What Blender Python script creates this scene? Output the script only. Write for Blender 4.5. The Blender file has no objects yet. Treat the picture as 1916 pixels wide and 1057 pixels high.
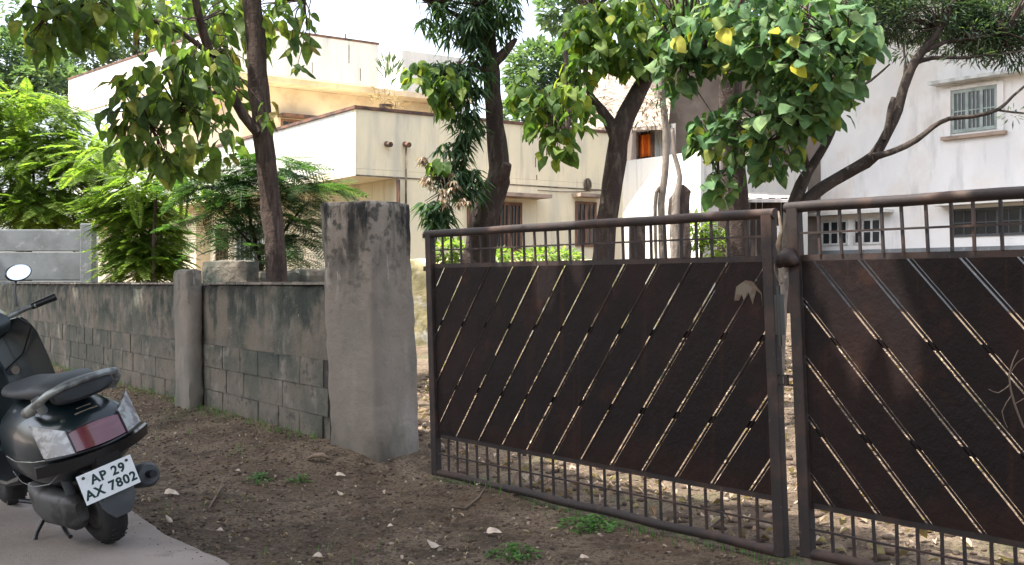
import bpy, math, random
import numpy as np
from mathutils import Vector, Matrix, noise as mnoise

random.seed(7); np.random.seed(7)
C = bpy.context.scene.collection
SC = bpy.context.scene
PI = math.pi
R = math.radians

# ------------------------------------------------------------------ camera, world, sun
F = 2100.0; CX = 958.0; CY = 530.0; CAMZ = 1.25
cam = bpy.data.cameras.new('camera'); cam.sensor_width = 36; cam.lens = 36 * F / 1916
cam.clip_start = .05; cam.clip_end = 2000
cam.shift_y = -(1057/2 - CY) / 1916
camo = bpy.data.objects.new('camera', cam); C.objects.link(camo)
camo.location = (0, 0, CAMZ); camo.rotation_euler = (R(90), 0, 0)
SC.camera = camo

SUN_EL = 65.0; SUN_DIR = Vector((-.93, -0.36)).normalized()
world = bpy.data.worlds.new('World'); SC.world = world; world.use_nodes = True
nt = world.node_tree; nt.nodes.clear()
wo = nt.nodes.new('ShaderNodeOutputWorld'); bg = nt.nodes.new('ShaderNodeBackground')
sk = nt.nodes.new('ShaderNodeTexSky'); sk.sky_type = 'NISHITA'; sk.sun_disc = False
sk.sun_elevation = R(SUN_EL); sk.sun_rotation = math.atan2(SUN_DIR.x, SUN_DIR.y)
sk.air_density = 1.0; sk.dust_density = 5.5; sk.ozone_density = 1.0; sk.altitude = 300
bg.inputs[1].default_value = 0.15
hs = nt.nodes.new('ShaderNodeHueSaturation'); hs.inputs['Saturation'].default_value = .6; hs.inputs['Value'].default_value = 1.25   # thin white overcast haze
nt.links.new(sk.outputs[0], hs.inputs['Color']); nt.links.new(hs.outputs[0], bg.inputs[0]); nt.links.new(bg.outputs[0], wo.inputs[0])
sun = bpy.data.lights.new('sun', 'SUN'); sun.energy = 3.9; sun.angle = R(.55); sun.color = (1, .95, .86)
suno = bpy.data.objects.new('sun', sun); C.objects.link(suno)
_sd = Vector((SUN_DIR.x*math.cos(R(SUN_EL)), SUN_DIR.y*math.cos(R(SUN_EL)), math.sin(R(SUN_EL))))
suno.rotation_euler = _sd.to_track_quat('Z', 'Y').to_euler(); suno.location = (-20, 0, 30)
SC.view_settings.view_transform = 'Standard'; SC.view_settings.look = 'None'
SC.view_settings.exposure = 1.68; SC.view_settings.gamma = 1; SC.view_settings.use_curve_mapping = False
SC.render.engine = 'CYCLES'
SC.cycles.max_bounces = 7; SC.cycles.transparent_max_bounces = 8

# ------------------------------------------------------------------ helpers
def at(px, py, Y):
    return Vector(((px-CX)/F*Y, Y, CAMZ-(py-CY)/F*Y))

def tag(o, label=None, cat=None, group=None, kind=None):
    if label: o['label'] = label
    if cat: o['category'] = cat
    if group: o['group'] = group
    if kind: o['kind'] = kind
    return o

def thing(name, label, cat, loc=(0, 0, 0), rot=(0, 0, 0), group=None):
    o = bpy.data.objects.new(name, None); C.objects.link(o)
    o.location = loc; o.rotation_euler = rot; o.empty_display_size = .2
    return tag(o, label, cat, group)

def n3(p, s=1.0, o=0.0):
    return mnoise.noise(Vector((p[0]*s+o, p[1]*s+o*1.7, p[2]*s-o)))

def poff(parent):
    v = Vector((0, 0, 0)); p = parent
    while p is not None:
        v += Vector(p.location); p = p.parent
    return v

class MB:
    def __init__(s): s.v = []; s.f = []
    def add(s, vs, fs):
        b = len(s.v); s.v.extend([tuple(x) for x in vs]); s.f.extend([tuple(i+b for i in f) for f in fs]); return s
    def hexa(s, p):   # 8 corners: bottom 4 ccw, top 4 ccw
        return s.add(p, [(3,2,1,0),(4,5,6,7),(0,1,5,4),(1,2,6,5),(2,3,7,6),(3,0,4,7)])
    def box(s, lo, hi):
        x0,y0,z0 = lo; x1,y1,z1 = hi
        return s.hexa([(x0,y0,z0),(x1,y0,z0),(x1,y1,z0),(x0,y1,z0),(x0,y0,z1),(x1,y0,z1),(x1,y1,z1),(x0,y1,z1)])
    def fbox(s, o, a, b, a0, a1, b0, b1, z0, z1):  # box in a horizontal frame: origin o, axes a, b
        P = lambda i, j, z: (o[0]+a[0]*i+b[0]*j, o[1]+a[1]*i+b[1]*j, z)
        return s.hexa([P(a0,b0,z0),P(a1,b0,z0),P(a1,b1,z0),P(a0,b1,z0),P(a0,b0,z1),P(a1,b0,z1),P(a1,b1,z1),P(a0,b1,z1)])
    def bar(s, p, q, w, h, up=(0, 0, 1)):
        p = Vector(p); q = Vector(q); d = (q-p).normalized(); up = Vector(up)
        x = d.cross(up)
        if x.length < 1e-4: x = d.cross(Vector((1, 0, 0)))
        x.normalize(); y = x.cross(d).normalized()
        x *= w/2; y *= h/2
        return s.hexa([p-x-y, p+x-y, p+x+y, p-x+y, q-x-y, q+x-y, q+x+y, q-x+y])
    def tube(s, path, rad, seg=8, cap=True, wob=0.0, flat=1.0):
        path = [Vector(p) for p in path]; n = len(path)
        if not hasattr(rad, '__len__'): rad = [rad]*n
        b = len(s.v); prev = None
        for i, p in enumerate(path):
            t = (path[min(i+1, n-1)]-path[max(i-1, 0)]).normalized()
            if prev is None:
                x = t.cross(Vector((0, 0, 1)));
                if x.length < 1e-3: x = t.cross(Vector((0, 1, 0)))
            else: x = prev - t*prev.dot(t)
            x.normalize(); prev = x; y = t.cross(x)
            for k in range(seg):
                a = 2*PI*k/seg
                q = x*math.cos(a)+y*math.sin(a)*flat
                r = rad[i]
                if wob: r *= 1+wob*n3(p*3+q*1.5, 1.3, 5.1)+wob*.6*n3(p*11+q*3, 1.0, 2.2)
                s.v.append(tuple(p+q*r))
        for i in range(n-1):
            for k in range(seg):
                k2 = (k+1) % seg
                s.f.append((b+i*seg+k, b+i*seg+k2, b+(i+1)*seg+k2, b+(i+1)*seg+k))
        if cap:
            s.f.append(tuple(b+k for k in range(seg))[::-1]); s.f.append(tuple(b+(n-1)*seg+k for k in range(seg)))
        return s
    def loft(s, rings, cap=True):
        b = len(s.v); m = len(rings[0])
        for r in rings: s.v.extend([tuple(p) for p in r])
        for i in range(len(rings)-1):
            for k in range(m):
                k2 = (k+1) % m
                s.f.append((b+i*m+k, b+i*m+k2, b+(i+1)*m+k2, b+(i+1)*m+k))
        if cap:
            s.f.append(tuple(b+k for k in range(m))[::-1]); s.f.append(tuple(b+(len(rings)-1)*m+k for k in range(m)))
        return s
    def patch(s, fn, nu, nv, th):   # thick patch; fn(u,v)->point ; th: vector offset
        th = Vector(th); b = len(s.v)
        for side in (0, 1):
            for i in range(nu+1):
                for j in range(nv+1):
                    p = Vector(fn(i/nu, j/nv)); s.v.append(tuple(p + (th if side else Vector((0,0,0)))))
        N = (nu+1)*(nv+1); I = lambda i, j, sd: b+sd*N+i*(nv+1)+j
        for i in range(nu):
            for j in range(nv):
                s.f.append((I(i,j,0),I(i+1,j,0),I(i+1,j+1,0),I(i,j+1,0))); s.f.append((I(i,j,1),I(i,j+1,1),I(i+1,j+1,1),I(i+1,j,1)))
        for i in range(nu):
            s.f.append((I(i,0,0),I(i,0,1),I(i+1,0,1),I(i+1,0,0))); s.f.append((I(i,nv,0),I(i+1,nv,0),I(i+1,nv,1),I(i,nv,1)))
        for j in range(nv):
            s.f.append((I(0,j,0),I(0,j+1,0),I(0,j+1,1),I(0,j,1))); s.f.append((I(nu,j,0),I(nu,j,1),I(nu,j+1,1),I(nu,j+1,0)))
        return s
    def mesh(s, name, off=(0, 0, 0), smooth=False):
        me = bpy.data.meshes.new(name)
        o = Vector(off); me.from_pydata([(a-o.x, b-o.y, c-o.z) for a, b, c in s.v], [], s.f)
        if smooth:
            me.polygons.foreach_set('use_smooth', [True]*len(me.polygons))
        me.update(); return me
    def build(s, name, mat, parent=None, smooth=False, local=False, bevel=0, sharp=None):
        me = s.mesh(name, (0, 0, 0) if (local or parent is None) else poff(parent), smooth)
        if sharp is not None: me.set_sharp_from_angle(angle=R(sharp))
        return link(name, me, mat, parent, bevel)

def link(name, me, mat, parent=None, bevel=0):
    if mat and not me.materials: me.materials.append(mat)
    o = bpy.data.objects.new(name, me); C.objects.link(o)
    if parent: o.parent = parent
    if bevel:
        m = o.modifiers.new('bevel', 'BEVEL'); m.width = bevel; m.segments = 2; m.limit_method = 'ANGLE'; m.angle_limit = R(40)
    return o

def rough_block(o, a, b, z0, z1, a0, a1, b0, b1, step=.06, amp=.008, lean=(0, 0), sc=5, taper=0):
    """subdivided box in a horizontal frame with worn, uneven faces"""
    m = MB()
    L = (a1-a0, b1-b0, z1-z0); n = [max(1, int(round(l/step))) for l in L]
    idx = {}
    def V(i, j, k):
        key = (i, j, k)
        if key not in idx:
            s_ = a0+L[0]*i/n[0]; t_ = b0+L[1]*j/n[1]; z_ = z0+L[2]*k/n[2]
            zz = (z_-z0)
            s2 = s_+lean[0]*zz; t2 = t_+lean[1]*zz
            p = Vector((o[0]+a[0]*s2+b[0]*t2, o[1]+a[1]*s2+b[1]*t2, z_))
            ex = (1 if i == n[0] else -1 if i == 0 else 0); ey = (1 if j == n[1] else -1 if j == 0 else 0); ez = (1 if k == n[2] else 0)
            nn = Vector((a[0]*ex+b[0]*ey, a[1]*ex+b[1]*ey, ez))
            cnt = abs(ex)+abs(ey)+abs(ez)
            d = amp*(n3(p, sc, 1.0)+.5*n3(p, sc*3.1, 4.0))
            if cnt >= 2: d -= amp*1.1+amp*1.4*max(0, n3(p, sc*2, 9.0))
            p += nn*d
            idx[key] = len(m.v); m.v.append(tuple(p))
        return idx[key]
    for i in range(n[0]):
        for j in range(n[1]):
            m.f.append((V(i,j,n[2]),V(i+1,j,n[2]),V(i+1,j+1,n[2]),V(i,j+1,n[2])))
            m.f.append((V(i,j,0),V(i,j+1,0),V(i+1,j+1,0),V(i+1,j,0)))
    for i in range(n[0]):
        for k in range(n[2]):
            m.f.append((V(i,0,k),V(i+1,0,k),V(i+1,0,k+1),V(i,0,k+1)))
            m.f.append((V(i,n[1],k),V(i,n[1],k+1),V(i+1,n[1],k+1),V(i+1,n[1],k)))
    for j in range(n[1]):
        for k in range(n[2]):
            m.f.append((V(0,j,k),V(0,j,k+1),V(0,j+1,k+1),V(0,j+1,k)))
            m.f.append((V(n[0],j,k),V(n[0],j+1,k),V(n[0],j+1,k+1),V(n[0],j,k+1)))
    return m

# ------------------------------------------------------------------ materials
def layered(name, base, layers=(), rough=.85, bump=None, metal=0.0, spec=.3, coat=0.0, world=False):
    m = bpy.data.materials.new(name); m.use_nodes = True; t = m.node_tree; N = t.nodes; K = t.links
    b = N['Principled BSDF']; b.inputs['Roughness'].default_value = rough; b.inputs['Metallic'].default_value = metal
    b.inputs['Specular IOR Level'].default_value = spec
    if coat: b.inputs['Coat Weight'].default_value = coat; b.inputs['Coat Roughness'].default_value = .06
    tc = N.new('ShaderNodeTexCoord'); col = None
    CO = N.new('ShaderNodeNewGeometry').outputs['Position'] if world else tc.outputs['Object']
    def noise(s, v=(1, 1, 1), det=6, rg=.6, off=(0, 0, 0)):
        mp = N.new('ShaderNodeMapping'); mp.inputs['Scale'].default_value = v; mp.inputs['Location'].default_value = off
        K.new(CO, mp.inputs[0])
        nz = N.new('ShaderNodeTexNoise'); nz.inputs['Scale'].default_value = s; nz.inputs['Detail'].default_value = det; nz.inputs['Roughness'].default_value = rg
        K.new(mp.outputs[0], nz.inputs[0]); return nz.outputs[0]
    for i, l in enumerate(layers):
        mr = N.new('ShaderNodeMapRange'); mr.interpolation_type = 'SMOOTHSTEP'
        K.new(noise(l['s'], l.get('v', (1, 1, 1)), off=(i*3.7+l.get('o', 0), i*1.3, i*2.1)), mr.inputs[0])
        mr.inputs[1].default_value = l['lo']; mr.inputs[2].default_value = l['hi']; mr.inputs[4].default_value = l.get('f', 1)
        fac = mr.outputs[0]
        if 'z' in l:
            sp = N.new('ShaderNodeSeparateXYZ'); K.new(CO, sp.inputs[0])
            ad = N.new('ShaderNodeMath'); ad.operation = 'MULTIPLY_ADD'; K.new(noise(3, (1, 1, .4)), ad.inputs[0]); ad.inputs[1].default_value = l.get('zn', .5)
            K.new(sp.outputs[2], ad.inputs[2])
            zr = N.new('ShaderNodeMapRange'); K.new(ad.outputs[0], zr.inputs[0]); h = l.get('zn', .5)*.5
            zr.inputs[1].default_value = l['z'][0]+h; zr.inputs[2].default_value = l['z'][1]+h
            mu = N.new('ShaderNodeMath'); mu.operation = 'MULTIPLY'; K.new(fac, mu.inputs[0]); K.new(zr.outputs[0], mu.inputs[1]); fac = mu.outputs[0]
        mx = N.new('ShaderNodeMix'); mx.data_type = 'RGBA'; K.new(fac, mx.inputs[0])
        if col is None: mx.inputs[6].default_value = (*base, 1)
        else: K.new(col, mx.inputs[6])
        mx.inputs[7].default_value = (*l['c'], 1); col = mx.outputs[2]
    if col is None: b.inputs['Base Color'].default_value = (*base, 1)
    else: K.new(col, b.inputs['Base Color'])
    if bump:
        h = None
        for s_, w_ in bump:
            q = N.new('ShaderNodeMath'); q.operation = 'MULTIPLY'; K.new(noise(s_, det=8, rg=.65), q.inputs[0]); q.inputs[1].default_value = w_
            if h is None: h = q.outputs[0]
            else:
                a_ = N.new('ShaderNodeMath'); K.new(h, a_.inputs[0]); K.new(q.outputs[0], a_.inputs[1]); h = a_.outputs[0]
        bp = N.new('ShaderNodeBump'); bp.inputs['Strength'].default_value = .8; bp.inputs['Distance'].default_value = 1.0
        K.new(h, bp.inputs['Height']); K.new(bp.outputs[0], b.inputs['Normal'])
    return m

def leaf_mat(name, cols, trans=.35, rough=.45, spec=.35):
    m = bpy.data.materials.new(name); m.use_nodes = True; t = m.node_tree; N = t.nodes; K = t.links
    b = N['Principled BSDF']; b.inputs['Roughness'].default_value = rough; b.inputs['Specular IOR Level'].default_value = spec
    g = N.new('ShaderNodeNewGeometry'); oi = N.new('ShaderNodeObjectInfo')
    a = N.new('ShaderNodeMath'); K.new(g.outputs['Random Per Island'], a.inputs[0]); K.new(oi.outputs['Random'], a.inputs[1])
    fr = N.new('ShaderNodeMath'); fr.operation = 'FRACT'; K.new(a.outputs[0], fr.inputs[0])
    cr = N.new('ShaderNodeValToRGB'); K.new(fr.outputs[0], cr.inputs[0])
    e = cr.color_ramp.elements
    while len(e) < len(cols): e.new(.5)
    for i, (p, c) in enumerate(cols): e[i].position = p; e[i].color = (*c, 1)
    tc = N.new('ShaderNodeTexCoord'); nz = N.new('ShaderNodeTexNoise'); nz.inputs['Scale'].default_value = 14; K.new(tc.outputs['Object'], nz.inputs[0])
    mr = N.new('ShaderNodeMapRange'); K.new(nz.outputs[0], mr.inputs[0]); mr.inputs[1].default_value = .3; mr.inputs[2].default_value = .7; mr.inputs[3].default_value = .62; mr.inputs[4].default_value = 1.4
    mx = N.new('ShaderNodeVectorMath'); mx.operation = 'SCALE'; K.new(cr.outputs[0], mx.inputs[0]); K.new(mr.outputs[0], mx.inputs['Scale'])
    K.new(mx.outputs[0], b.inputs['Base Color'])
    tr = N.new('ShaderNodeBsdfTranslucent')
    ts = N.new('ShaderNodeVectorMath'); ts.operation = 'MULTIPLY'; K.new(mx.outputs[0], ts.inputs[0]); ts.inputs[1].default_value = (1.9, 2.1, .8)
    K.new(ts.outputs[0], tr.inputs[0])
    ms = N.new('ShaderNodeMixShader'); ms.inputs[0].default_value = trans
    K.new(b.outputs[0], ms.inputs[1]); K.new(tr.outputs[0], ms.inputs[2])
    K.new(ms.outputs[0], N['Material Output'].inputs[0])
    return m

M = {}
M['soil'] = layered('soil', (.135, .100, .068), [
    dict(c=(.20, .152, .108), s=1.3, lo=.42, hi=.62), dict(c=(.075, .055, .038), s=2.7, lo=.5, hi=.66),
    dict(c=(.21, .165, .13), s=38, lo=.6, hi=.7, f=.55), dict(c=(.035, .024, .018), s=55, lo=.50, hi=.62, f=.85), dict(c=(.19, .15, .115), s=95, lo=.56, hi=.66, f=.6), dict(c=(.05, .036, .028), s=9, lo=.5, hi=.64, f=.6),
    dict(c=(.05, .07, .026), s=.9, lo=.56, hi=.7, f=.6), dict(c=(.11, .07, .045), s=1.9, lo=.55, hi=.68, f=.5)], rough=.95,
    bump=[(9, .035), (38, .03), (120, .012)], spec=.15)
M['road'] = layered('road_concrete', (.29, .245, .215), [
    dict(c=(.21, .175, .15), s=1.1, lo=.4, hi=.65), dict(c=(.30, .26, .23), s=7, lo=.55, hi=.7, f=.5), dict(c=(.10, .08, .065), s=3.1, lo=.58, hi=.72, f=.6),
    dict(c=(.10, .085, .07), s=90, lo=.6, hi=.72, f=.6)], rough=.88, bump=[(30, .004), (160, .002)], spec=.25)
M['pillar'] = layered('pillar_plaster', (.235, .200, .166), [
    dict(c=(.165, .155, .132), s=1.7, lo=.46, hi=.66, v=(1, 1, .5), f=.8), dict(c=(.30, .27, .24), s=3.3, lo=.55, hi=.72, v=(1.3, 1.3, .4), f=.7),
    dict(c=(.11, .115, .095), s=2.3, lo=.52, hi=.68, v=(1, 1, .6), f=.7),
    dict(c=(.022, .022, .022), s=3.6, lo=.40, hi=.55, v=(1.6, 1.6, .5), z=(1.15, 1.65), zn=1.0),
    dict(c=(.03, .03, .028), s=14, lo=.5, hi=.62, z=(.9, 1.7), zn=.8, f=.8),
    dict(c=(.40, .37, .33), s=5.2, lo=.6, hi=.68, v=(2, 2, .5), z=(1.1, 1.3), f=.7),
    dict(c=(.07, .055, .042), s=4, lo=.3, hi=.6, z=(.32, -.05), f=.8)], rough=.9, bump=[(6, .02), (28, .008), (120, .002)], spec=.2)
M['wall_plaster'] = layered('wall_moss_plaster', (.165, .14, .112), [
    dict(c=(.088, .092, .074), s=1.6, lo=.38, hi=.58, z=(.55, .85), zn=.5), dict(c=(.045, .052, .045), s=3.2, lo=.46, hi=.62, z=(.6, 1.0), zn=.6),
    dict(c=(.2, .18, .155), s=5, lo=.55, hi=.68, v=(1, 1, .5), f=.6), dict(c=(.03, .032, .03), s=9, lo=.52, hi=.66, v=(2, 2, .35), z=(.7, 1.2), f=.8),
    dict(c=(.32, .32, .30), s=24, lo=.66, hi=.72, f=.7), dict(c=(.035, .035, .03), s=6, lo=.3, hi=.6, z=(1.1, 1.26), zn=.15)],
    rough=.93, bump=[(7, .03), (30, .012), (110, .003)], spec=.15)
M['block'] = layered('concrete_block', (.165, .142, .115), [
    dict(c=(.105, .103, .084), s=1.6, lo=.40, hi=.58), dict(c=(.06, .07, .06), s=2.4, lo=.42, hi=.62, z=(.42, .74), zn=.4), dict(c=(.24, .21, .18), s=4, lo=.54, hi=.68, f=.7),
    dict(c=(.06, .05, .04), s=3, lo=.4, hi=.66, z=(.28, .1), f=.8), dict(c=(.05, .055, .046), s=11, lo=.55, hi=.68, f=.7)], rough=.95, bump=[(7, .03), (30, .012), (110, .003)], spec=.15, world=True)
M['mortar'] = layered('dark_mortar', (.14, .122, .10), [dict(c=(.05, .045, .038), s=6, lo=.4, hi=.6)], rough=.95, bump=[(30, .01)])
M['gate_paint'] = layered('gate_dark_paint', (.0115, .0075, .0072), [
    dict(c=(.032, .015, .010), s=3, lo=.55, hi=.7, v=(5, 5, .25), f=.6),
    dict(c=(.026, .012, .0095), s=2.2, lo=.45, hi=.72, f=.5), dict(c=(.045, .019, .012), s=5, lo=.58, hi=.72, f=.4), dict(c=(.03, .014, .009), s=2.4, lo=.35, hi=.6, z=(.48, .27), zn=.3, f=.7),
    dict(c=(.03, .027, .025), s=40, lo=.64, hi=.74, f=.4)], rough=.62, bump=[(1.6, .03), (60, .0006)], spec=.12)
M['gate_rust'] = layered('gate_rust_pipe', (.025, .018, .0165), [
    dict(c=(.05, .029, .022), s=6, lo=.45, hi=.62), dict(c=(.028, .021, .02), s=9, lo=.52, hi=.66, f=.8), dict(c=(.11, .085, .075), s=28, lo=.62, hi=.72, f=.5)], rough=.62, bump=[(50, .002)], spec=.3)
M['gate_glint'] = layered('gate_bare_steel', (.20, .18, .17), [dict(c=(.06, .045, .04), s=16, lo=.45, hi=.6)], rough=.32, metal=.6, spec=.5)
M['cream'] = layered('cream_limewash', (.76, .68, .48), [
    dict(c=(.68, .61, .45), s=1.1, lo=.42, hi=.66, v=(1, 1, .6)), dict(c=(.42, .41, .36), s=1.5, lo=.46, hi=.68, v=(1.6, 1.6, .25), f=.5),
    dict(c=(.30, .27, .2), s=3.4, lo=.55, hi=.7, v=(2.4, 2.4, .2), f=.35), dict(c=(.70, .66, .55), s=5, lo=.55, hi=.7, f=.4)], rough=.9, bump=[(6, .008), (40, .002)], spec=.2)
M['cream_warm'] = layered('peach_limewash', (.74, .62, .45), [
    dict(c=(.58, .46, .33), s=1.3, lo=.42, hi=.66), dict(c=(.45, .38, .28), s=2.5, lo=.58, hi=.73, v=(2, 2, .25), f=.5)], rough=.9, bump=[(8, .006)], spec=.2)
M['white_wash'] = layered('white_limewash', (.68, .66, .61), [
    dict(c=(.56, .56, .53), s=1.2, lo=.45, hi=.7, v=(1.4, 1.4, .3)), dict(c=(.40, .40, .37), s=2.2, lo=.52, hi=.7, v=(3, 3, .12), f=.6)], rough=.9, bump=[(8, .006)], spec=.2)
M['pale_house'] = layered('pale_pink_wash', (.76, .74, .72), [
    dict(c=(.70, .64, .59), s=.7, lo=.45, hi=.65), dict(c=(.68, .67, .66), s=.9, lo=.5, hi=.7, v=(1, 1, .4)), dict(c=(.36, .34, .32), s=2.2, lo=.54, hi=.72, v=(1.2, 1.2, .3), f=.35)], rough=.9, bump=[(5, .01)], spec=.2)
M['taupe'] = layered('taupe_cement', (.19, .155, .13), [dict(c=(.13, .105, .09), s=.9, lo=.42, hi=.64), dict(c=(.24, .20, .17), s=3, lo=.55, hi=.7, f=.5), dict(c=(.08, .07, .06), s=2, lo=.58, hi=.72, v=(2, 2, .3), f=.6)], rough=.92, bump=[(6, .01)])
M['edge_brown'] = layered('parapet_edge', (.17, .09, .06), [dict(c=(.06, .045, .04), s=4, lo=.42, hi=.6)], rough=.9)
M['stain'] = layered('pipe_grime', (.10, .08, .06), [dict(c=(.2, .17, .13), s=7, lo=.45, hi=.6)], rough=.9)
M['chajja'] = layered('shade_slab', (.36, .27, .21), [dict(c=(.16, .13, .11), s=3, lo=.45, hi=.65)], rough=.9)
M['plank'] = layered('dark_planks', (.045, .032, .026), [dict(c=(.02, .016, .014), s=4, lo=.4, hi=.6, v=(4, 4, .4))], rough=.9)
M['wood'] = layered('brown_joinery', (.20, .11, .07), [dict(c=(.12, .06, .04), s=5, lo=.4, hi=.6, v=(4, 4, .5))], rough=.6)
M['green_frame'] = layered('pale_green_frame', (.33, .38, .35), [dict(c=(.22, .26, .24), s=5, lo=.45, hi=.65)], rough=.6)
M['white_frame'] = layered('white_frame', (.6, .6, .58), [dict(c=(.4, .4, .38), s=5, lo=.45, hi=.65)], rough=.6)
M['glass'] = layered('dark_glass', (.02, .022, .024), rough=.12, spec=.5)
M['dark'] = layered('dark_room', (.02, .018, .016), rough=.9)
M['orange'] = layered('orange_cloth', (.85, .22, .02), [dict(c=(.5, .07, .01), s=2, lo=.4, hi=.6, v=(9, 9, .4))], rough=.9)
M['tin'] = layered('corrugated_tin', (.42, .40, .38), [dict(c=(.25, .22, .2), s=3, lo=.45, hi=.65, v=(3, 3, .5))], rough=.55, metal=.3)
M['roof_litter'] = layered('leaf_covered_roof', (.30, .25, .2), [dict(c=(.13, .10, .08), s=5, lo=.42, hi=.6), dict(c=(.50, .46, .42), s=9, lo=.55, hi=.68)], rough=.95, bump=[(8, .05)])
M['precast'] = layered('precast_grey', (.19, .205, .215), [dict(c=(.14, .15, .155), s=1.8, lo=.42, hi=.64), dict(c=(.36, .36, .36), s=6, lo=.58, hi=.7, f=.5)], rough=.9, bump=[(25, .004)])
M['moss_wall'] = layered('mossy_yellow_wall', (.42, .36, .2), [dict(c=(.16, .15, .08), s=2, lo=.4, hi=.6), dict(c=(.5, .48, .42), s=4, lo=.5, hi=.65, f=.9)], rough=.95, bump=[(10, .02)])
M['bark'] = layered('bark_brown', (.085, .062, .052), [dict(c=(.045, .034, .03), s=5, lo=.42, hi=.6, v=(3, 3, .6)), dict(c=(.14, .11, .095), s=14, lo=.56, hi=.7, v=(2, 2, .5), f=.7)], rough=.95, bump=[(14, .03), (50, .012)], spec=.15)
M['bark_mid'] = layered('bark_grey_brown', (.062, .049, .042), [dict(c=(.035, .028, .024), s=7, lo=.42, hi=.6, v=(2, 2, .6)), dict(c=(.12, .10, .085), s=14, lo=.56, hi=.7, f=.7)], rough=.95, bump=[(20, .02), (60, .008)], spec=.15)
M['bark_pale'] = layered('bark_pale', (.22, .185, .155), [dict(c=(.12, .10, .085), s=7, lo=.42, hi=.62, v=(2, 2, .6)), dict(c=(.34, .31, .28), s=16, lo=.58, hi=.7, f=.7)], rough=.95, bump=[(20, .015)], spec=.15)
M['bark_dark'] = layered('bark_dark', (.055, .041, .036), [dict(c=(.10, .08, .068), s=8, lo=.5, hi=.66, v=(2, 2, .5))], rough=.95, bump=[(15, .03), (60, .01)], spec=.15)
G1 = [(0, (.055, .09, .04)), (.45, (.085, .13, .045)), (.8, (.13, .17, .05)), (.96, (.21, .21, .06)), (1, (.16, .11, .05))]
M['leaf_t1'] = leaf_mat('teak_leaf', G1, .58, .65, .2)
M['leaf_t2'] = leaf_mat('mango_leaf', [(0, (.024, .05, .028)), (.6, (.045, .09, .048)), (1, (.085, .14, .065))], .4, .6, .25)
M['leaf_t3'] = leaf_mat('bright_leaf', [(0, (.055, .10, .035)), (.5, (.085, .145, .045)), (.85, (.14, .19, .045)), (1, (.25, .26, .03))], .5, .65, .2)
M['leaf_t5'] = leaf_mat('broad_leaf', [(0, (.045, .10, .042)), (.5, (.085, .155, .07)), (.9, (.15, .215, .09)), (.955, (.16, .21, .07)), (1, (.42, .36, .03))], .3, .7, .2)
M['leaf_fine'] = leaf_mat('fine_leaf', [(0, (.03, .055, .045)), (.6, (.055, .095, .07)), (1, (.11, .155, .08))], .3)
M['leaf_frond'] = leaf_mat('frond_leaf', [(0, (.03, .075, .02)), (.5, (.05, .115, .025)), (1, (.10, .17, .03))], .4)
M['leaf_dfrond'] = leaf_mat('dark_frond', [(0, (.025, .065, .03)), (.6, (.045, .10, .04)), (1, (.10, .155, .045))], .45)
M['leaf_bush'] = leaf_mat('bush_leaf', [(0, (.075, .125, .03)), (.5, (.125, .19, .045)), (1, (.2, .25, .065))], .55)
M['leaf_far'] = leaf_mat('far_leaf', [(0, (.05, .085, .06)), (.6, (.08, .125, .08)), (1, (.13, .17, .10))], .35)
M['leaf_dry'] = leaf_mat('dry_leaf', [(0, (.12, .08, .055)), (.4, (.24, .175, .13)), (.8, (.38, .31, .25)), (1, (.2, .12, .07))], .15, .8, .15)
M['leaf_pale'] = leaf_mat('pale_dry_leaf', [(0, (.62, .5, .40)), (1, (.72, .62, .52))], .1, .8, .15)
M['weed'] = leaf_mat('weed_leaf', [(0, (.05, .13, .03)), (1, (.10, .22, .05))], .4)
M['stone'] = leaf_mat('pebble', [(0, (.06, .042, .032)), (.6, (.12, .088, .066)), (.97, (.17, .135, .105)), (1, (.30, .25, .2))], 0, .9, .15)
M['twig'] = layered('dry_twig', (.16, .12, .09), rough=.9)
M['s_paint'] = layered('scooter_paint', (.006, .013, .015), [dict(c=(.02, .024, .024), s=6, lo=.5, hi=.7, f=.4)], rough=.3, spec=.4, coat=.3)
M['s_grey'] = layered('scooter_grey_plastic', (.06, .066, .070), [dict(c=(.10, .095, .09), s=8, lo=.5, hi=.7, f=.6)], rough=.55)
M['s_black'] = layered('scooter_black_plastic', (.012, .012, .013), rough=.3, spec=.5)
M['s_seat'] = layered('scooter_seat', (.030, .033, .036), [dict(c=(.06, .06, .06), s=7, lo=.5, hi=.7, f=.5)], rough=.55)
M['s_rail'] = layered('grab_rail_grey', (.27, .285, .27), [dict(c=(.12, .12, .118), s=10, lo=.45, hi=.6)], rough=.38, metal=.4)
M['tyre'] = layered('tyre_rubber', (.018, .018, .018), [dict(c=(.05, .045, .04), s=9, lo=.5, hi=.7, f=.7)], rough=.85, bump=[(60, .004)])
M['alloy'] = layered('engine_alloy', (.085, .085, .083), [dict(c=(.04, .038, .036), s=9, lo=.4, hi=.6)], rough=.55, metal=.4)
M['red_lens'] = layered('red_lens', (.12, .018, .028), [dict(c=(.26, .07, .09), s=5, lo=.5, hi=.7, v=(1, 1, 6), f=.6)], rough=.15, spec=.6, coat=.5)
M['clear_lens'] = layered('clear_lens', (.22, .205, .205), [dict(c=(.42, .42, .42), s=22, lo=.45, hi=.6)], rough=.15, spec=.6, coat=.5)
M['plate_white'] = layered('plate_white', (.74, .75, .74), [dict(c=(.58, .57, .54), s=10, lo=.55, hi=.7, f=.5)], rough=.4)
M['plate_ink'] = layered('plate_ink', (.012, .035, .03), rough=.5)
M['mirror'] = layered('mirror_glass', (.8, .85, .86), rough=.03, metal=1.0)
M['chrome'] = layered('chrome', (.7, .7, .7), rough=.15, metal=1.0)
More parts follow.
